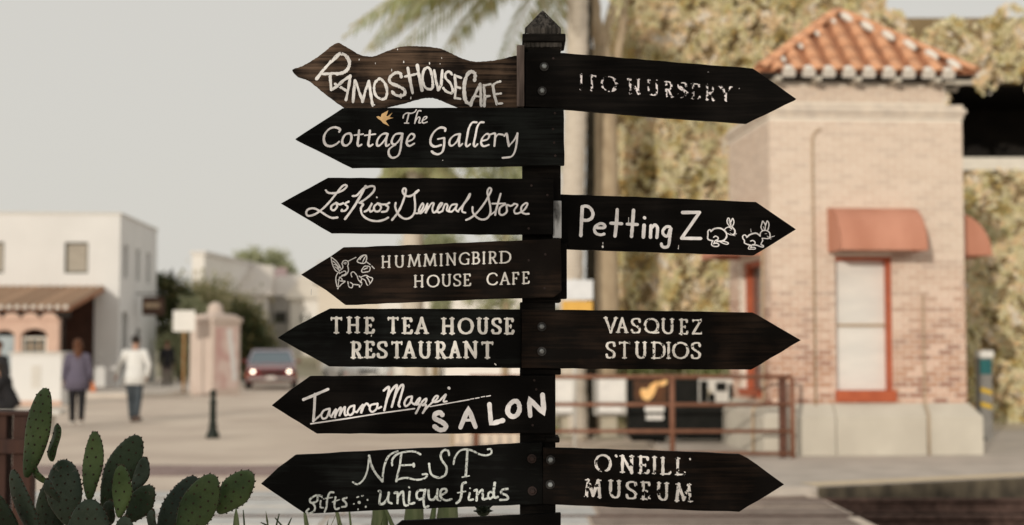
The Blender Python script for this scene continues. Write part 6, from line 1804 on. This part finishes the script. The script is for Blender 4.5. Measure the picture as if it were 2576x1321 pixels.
L5.text('''
58,160 72,240 108,318 160,352
60,160 130,220 178,302
92,250 125,262 152,310
80,210 110,235 160,292
105,280 135,300 160,330
190,240 212,205 255,208 268,240 258,272
L 6 258,214 360,164
M 4 212,236 238,225 236,245 212,236
190,240 200,290 150,340 118,400 120,470 140,545
260,270 268,330 232,380 190,392 155,430 142,545
160,360 218,330 240,350 222,372 188,384
145,440 182,452 230,456 185,490 148,530
160,405 185,420 192,440
375,210 398,175 430,145 486,140 486,200 462,235 405,232 375,210
408,192 425,165 445,150
440,222 455,190 478,152
480,215 530,250 582,300
430,322 452,285 475,270 530,280 522,330 480,342 440,346 430,322
455,312 480,300 502,290
310,400 300,360 330,340 370,382 392,440 430,472 420,510 388,498 332,492
262,460 275,520 310,532 322,492 292,468
420,402 480,382 520,402 562,420 540,470 500,502 470,442 430,422
488,402 510,430 530,472
M 10 405,520 407,522
M 5 500,400 502,402
398,392 428,420 415,470
''', 6.5)
L5.build(M_THIN, bd, 'painted_hummingbird')

bd = board([(698,850),(745,820),(830,776),(1100,777),(1311,778),(1311,926),(1100,925),(828,922)], FR['tea'], M_BLACKG, 'black left-pointing board with two lines of cream serif capitals')
L6 = Letters((990, 940), 4.0, FR['tea'], 0.6)
roman(L6, [('T',38,208),('H',225,430),('E',452,598),('T',730,892),('E',910,1062),('A',1064,1252),('H',1372,1580),('O',1588,1798),('U',1810,1985),('S',1994,2142),('E',2154,2292)], 84, 288, 40, 0.006, 20, 13)
roman(L6, [('R',284,452),('E',455,602),('S',604,757),('T',774,940),('A',916,1100),('U',1098,1292),('R',1308,1476),('A',1478,1646),('N',1648,1858),('T',1868,2042)], 382, 592, 285, 0.0, 20, 13)
L6.text('L M 5 545,322 550,305\nL M 7 2045,655 2058,668', 6)
L6.stroke([(-182, -250), (-183, -180)], 5, False)
L6.build(M_CREAM, bd)

bd = board([(683,1020),(730,981),(780,946),(1100,945),(1393,945),(1395,1090),(1100,1091),(797,1091)], FR['tam'], M_BLACK, 'black pointed board with underlined white script and the bold word SALON')
L7 = Letters((900, 1110), 4.0, FR['tam'], 0.4)
L7.text('''
L 18 85,410 230,350 380,285
17 222,345 215,520 203,672
12 205,672 262,622 310,575
402,520 335,540 300,592 318,640 368,622 402,525 398,592 425,622
13 430,600 478,525 470,590 462,632 490,560 538,505 528,565 520,608 550,545 588,498 582,560 592,602 622,590
702,482 645,502 618,562 648,600 692,560 702,485 695,548 732,562
14 732,562 780,500 805,472 790,530 782,575 812,500 850,458 882,490
965,462 902,478 888,530 920,560 970,522 985,452 980,515 1025,500
15 1058,300 1100,265 1122,272 1092,420 1064,540
15 1085,440 1130,330 1200,242 1218,256 1185,390 1155,498
15 1185,390 1225,300 1272,236 1295,250 1262,380 1238,470 1252,495
1400,372 1342,388 1308,455 1328,490 1378,450 1402,380 1395,440 1432,470
13 1435,470 1470,410 1500,392 1482,440 1450,470 1492,470 1472,530 1448,575
13 1448,575 1490,500 1530,430 1575,400 1562,450 1525,480 1570,475 1555,530 1532,572
12 1532,572 1580,510 1640,452
12 1635,452 1688,418 1718,372 1685,370 1650,430 1692,440 1740,420
12 1740,420 1812,346 1782,430 1822,432
M L 17 1848,270 1852,274
L M 9 172,704 600,642 1000,578 1430,520
L M 7 1620,495 1860,452 2095,411
L M 6 2110,405 2152,398
L M 7 2172,395 2216,387
L M 5 2240,380 2285,372
L M 7 2306,371 2352,363
''', 13)
L7.text('''
30 1765,592 1735,567 1680,590 1680,640 1760,682 1810,725 1792,770 1732,777 1675,738
L 30 1990,745 2085,515 2170,740
L 18 2035,660 2140,660
L 30 2340,470 2360,705 2500,665
30 2640,430 2580,480 2562,560 2610,615 2670,600 2705,530 2690,450 2640,430
L 31 2835,605 2820,400 3005,585 2985,355
''', 30)
L7.build(M_WHITE, bd)

bd = board([(656,1217),(700,1176),(742,1145),(1000,1131),(1200,1122),(1364,1113),(1366,1268),(1200,1275),(1000,1282),(769,1293),(712,1255)], FR['nest'], M_BLACKG, 'lowest lettered left board, tilted, with chalky ornate lettering and a dotted flower', jitter=0.001)
L8 = Letters((915, 1263), 4.0, FR['nest'], 0.7)
L8.text('''
11 622,800 680,826 752,768 800,650 820,478
15 820,482 850,600 905,700 982,792
13 982,792 1000,620 1060,480 1165,425
13 1100,598 1100,532 1160,462 1280,430 1380,432 1440,462
14 1210,460 1192,600 1168,700 1150,788
L 11 1210,596 1360,590
M L 16 1360,578 1362,606
12 1150,775 1260,748 1400,772 1500,750 1522,704 1470,706
14 1790,472 1780,422 1730,412 1690,462 1702,532 1760,622 1742,712 1660,745 1572,700 1548,580
12 1845,582 1862,500 1920,422 2000,402 2080,422 2160,462 2240,475 2300,452 2300,402 2262,402
16 2012,420 2003,580 1992,730
L M 8 1950,740 2035,724
''', 14)
L8.text('''
13 240,968 172,962 102,1012 120,1052 188,1030 196,975
13 132,1052 162,1100 150,1152 90,1182 58,1160 84,1128
12 232,1030 228,1100 262,1112
M L 8 247,985 249,988
13 385,925 342,930 312,1010 302,1100 280,1162
L 8 268,1002 375,985
13 412,985 398,1080 415,1128 452,1118
L 8 375,1042 460,1012
13 545,990 500,1010 538,1052 540,1092 490,1102
M L 19 700,1048 702,1050
M L 9 672,985 690,978
M L 9 732,967 748,962
M L 12 800,1015 801,1018
M L 12 780,1095 779,1100
M L 10 685,1128 684,1132
M L 10 632,1065 636,1064
15 938,908 960,922 945,1052 990,1062 1042,1000 1058,930
14 1060,935 1050,1030 1092,1058
15 1130,932 1165,932 1165,1052
14 1168,975 1228,912 1236,1000 1252,1078 1292,1080
15 1312,922 1304,1040 1330,1062 1368,1052
M L 13 1305,862 1307,865
15 1500,902 1420,902 1395,960 1420,1010 1485,992
15 1500,895 1482,1000 1492,1102 1540,1092
15 1540,895 1550,1000 1600,1012 1640,960
14 1650,890 1645,1000 1680,1020
14 1680,965 1758,918 1742,882 1692,900 1690,982 1752,1022 1820,1006
15 1990,805 1950,830 1940,950 1920,1020 1880,1056
L 9 1895,930 1990,912
14 2042,932 2030,1012 2080,1010
M L 10 2044,875 2046,877
14 2100,902 2130,902 2124,1022
14 2132,952 2190,892 2200,950 2202,1008 2248,1000
14 2338,930 2282,922 2262,972 2290,1002 2338,962
16 2345,812 2330,950 2350,990 2380,980
14 2500,882 2442,892 2422,932 2490,962 2500,1008 2412,1016
''', 14)
L8.build(M_CHALK, bd)
bd = board([(905,1400),(960,1352),(1010,1311),(1200,1302),(1411,1291),(1411,1440),(1000,1455)], FR['low'], M_BLACK, 'blank black board cut by the lower picture edge, under the NEST board')

# ---- right boards
bd = board([(1322,131),(1418,133),(1650,152),(1893,172),(1900,176),(2004,249),(1880,309),(1650,293),(1412,273),(1322,268)], FR['ito'], M_BLACK, 'top right-pointing black board whose white letters have nearly flaked away', jitter=0.0009)
L9 = Letters((1745, 200), 5.002, FR['ito'], 0.6)
roman(L9, [('I',62,124),('T',175,335),('O',380,660),('N',785,1010),('U',1065,1290),('R',1340,1505),('S',1540,1715),('E',1748,1915),('R',1958,2135),('Y',2160,2400)], 122, 362, 70, 0.083, 17, 8)
L9.text('L 20 805,190 870,275 975,420\n26 600,210 632,270 610,330 585,365\nL 18 1580,290 1640,360 1705,410\nL 18 2200,300 2290,400 2285,525\nM L 7 2020,95 2030,105\nM L 6 2490,343 2492,346\nM L 5 2365,318 2368,320', 15)
L9.build(M_WORN3, bd)

bd = board([(1396,488),(1650,497),(1902,508),(2003,577),(1897,642),(1650,634),(1418,626),(1398,625)], FR['pet'], M_BLACK, 'black right-pointing board with two painted white rabbits')
L10 = Letters((1745, 590), 7.0, FR['pet'], 0.25)
L10.text('''
L 38 122,868 135,600 152,270
36 152,262 230,248 320,290 378,400 350,500 262,550 160,545
33 450,706 560,712 625,700 632,660 590,628 530,620 440,670 408,752 450,830 540,858 612,842
L 39 895,325 880,600 848,882
L 35 760,612 985,622
L 39 1240,342 1220,640 1198,890
L 35 1108,630 1318,640
L 40 1465,660 1450,905
M L 37 1474,496 1477,499
L 38 1612,670 1600,905
35 1622,715 1690,648 1745,695 1748,800 1735,915
33 2010,690 1935,690 1865,770 1878,850 1960,888 2010,760
34 2036,730 2012,900 1985,1080 1920,1124 1850,1105 1832,1052
L 38 2285,385 2640,382
L 36 2640,388 2262,930
L 38 2262,932 2665,936
''', 36)
L10.build(M_WHITE, bd)
L11 = Letters((2140, 645), 11.2, FR['pet'], 0.6)
L11.text('''
26 185,600 135,590 92,640 90,760 80,870 130,930 260,962
30 190,640 300,555 450,530 560,555 660,625 722,720 720,830 650,930 560,972 400,975
20 650,600 700,530 790,492 850,520 900,560
20 840,480 762,380 738,280 775,190 822,220 860,340 875,480
20 880,310 930,200 972,300 955,400 900,500
12 800,250 820,350 850,430
26 930,510 1000,600 1000,700 960,745
L 9 1062,722 940,755 880,762
L 7 1040,690 930,735
L 7 1010,790 900,765
14 885,762 820,745 760,708
L 9 840,600 865,605
L 7 840,695 920,735 980,765
22 285,840 350,800 432,850 425,915 335,960 290,1060
22 240,970 215,1090 290,1148 420,1148 462,1095 400,1042 300,1042
20 515,1002 640,1060 740,1078 788,1042 720,1002 600,978
''', 20)
L11.text('''
24 1425,835 1345,762 1275,800 1280,880 1328,950 1332,1030 1420,1080 1530,1108
28 1405,845 1500,765 1600,722 1720,702 1800,742 1862,795
22 1862,795 1872,700 1930,632 2020,602 2100,622 2180,682 2202,782 2192,860
16 2192,862 2130,890 2030,880 1930,872
20 1942,612 1892,500 1922,380 1950,290 2000,350 2040,430 2032,580
22 2052,430 2100,290 2160,372 2152,500 2112,622
9 1965,480 1990,520 2005,570
L 8 2030,722 2090,718
L 10 2352,798 2180,852
L 7 2100,800 2240,872
L 7 2230,910 2110,830
22 1932,880 1950,950 1900,1050 1900,1100 1962,1118 1972,1168 1880,1160 1750,1112 1620,1102
22 1545,968 1622,952 1690,1012 1672,1080 1590,1102 1545,1180
18 1512,1120 1462,1230 1560,1245 1690,1240 1690,1192 1600,1182 1550,1202
L 8 1545,560 1558,670
''', 20)
L11.build(M_WHITE, bd, 'painted_rabbits')
L12 = Letters((1745, 590), 7.0, FR['pet'], 0.8)
L12.text('M L 7 590,1020 588,1080\nM L 18 585,1108 587,1118\nM L 12 2190,1150 2192,1155\nM L 6 2198,1080 2194,1140\nM L 7 1138,490 1135,590', 8)
L12.build(M_THIN, bd, 'paint_drips')

bd = board([(1312,779),(1600,781),(1893,786),(1905,792),(2015,856),(1890,930),(1600,929),(1312,926)], FR['vas'], M_UMBER, 'black right-pointing board with two level lines of chipped white capitals')
L13 = Letters((1825, 950), 8.0, FR['vas'], 0.9)
roman(L13, [('V',32,420),('A',338,668),('S',690,985),('Q',1010,1415),('U',1402,1808),('E',1872,2128),('Z',2168,2470)], 98, 478, 40, 0.022, 34, 20)
roman(L13, [('S',82,368),('T',398,720),('U',770,1138),('D',1202,1562),('I',1556,1705),('O',1700,2142),('S',2152,2442)], 688, 1105, 85, 0.006, 34, 21)
L13.build(M_WORN1, bd)

bd = board([(1366,1126),(1392,1127),(1600,1133),(1862,1143),(1880,1152),(1973,1219),(1860,1288),(1600,1279),(1366,1268)], FR['nei'], M_UMBER, 'lowest right-pointing board, brown-black and tilted, with two lines of broken white capitals', jitter=0.001)
L14 = Letters((1755, 1365), 7.0, FR['nei'], 0.9)
roman(L14, [('O',325,722),('N',852,1215),('E',1248,1530),('I',1560,1672),('L',1722,1985),('L',2038,2292)], 84, 462, 330, 0.046, 33, 18)
roman(L14, [('M',100,525),('U',598,945),('S',985,1275),('E',1306,1560),('U',1622,1955),('M',2022,2448)], 612, 1000, 100, 0.048, 33, 18)
L14.text('M L 24 798,125 808,138\nM L 24 2370,192 2372,200', 20)
L14.build(M_WORN2, bd)

# ---- bolts, washers, screws
def bolt(px, py, front, m, r=11.5):
    q = at(px, py, front); R = r / F_PX * front
    w = MB(); w.lathe([(R, 0), (R, 0.003), (R * 0.95, 0.0038)], n=24)
    Mx = SM @ Matrix.Translation((q.x, front, q.z)) @ Matrix.Rotation(pi / 2, 4, 'X')
    w.v = [tuple(Mx @ Vector(v)) for v in w.v]
    o = w.build('bolt', M_WASH if m is M_ZINC else m, signpost, smooth=False)
    h = MB(); h.lathe([(R * 0.62, 0.003), (R * 0.62, 0.010), (R * 0.48, 0.0118)], n=6)
    h.v = [tuple(Mx @ (Matrix.Rotation(rj.uniform(0, 1), 4, 'Z') if False else Matrix.Identity(4)) @ Vector(v)) for v in h.v]
    h.build('bolt_head', m, o)
for p in ((1369, 168, 'ito'), (1364, 229, 'ito'), (1363, 822, 'vas'), (1363, 884, 'vas'), (1385, 1157, 'nei'), (1384, 1219, 'nei')):
    bolt(p[0], p[1], FR[p[2]], M_ZINC)
for p in ((1338, 1154, 'nest'), (1339, 1235, 'nest')): bolt(p[0], p[1], FR[p[2]], M_RUST)
scr = MB(); scr.lathe([(0.0036, 0), (0.0036, 0.0006), (0.0026, 0.0010)], n=12)
scr.v = [tuple(Matrix.Rotation(pi / 2, 4, 'X') @ Vector(v)) for v in scr.v]
scr_me = scr.mesh('screw'); scr_me.materials.append(M_RUST)
for px, py, k in ((1392,147,'ito'),(1391,325,'cottage'),(1394,359,'cottage'),(1397,392,'cottage'),(1396,285,'cottage'),(1337,467,'rios'),(1377,491,'rios'),(1330,575,'rios'),(1344,957,'tam'),(1349,980,'tam'),(1340,1070,'tam'),(1372,640,'humm'),(1370,725,'humm'),(1330,655,'humm')):
    q = at(px, py, FR[k]); link('screw', scr_me, signpost, loc=(q.x - SO.x, FR[k] - SO.y, q.z - SO.z))
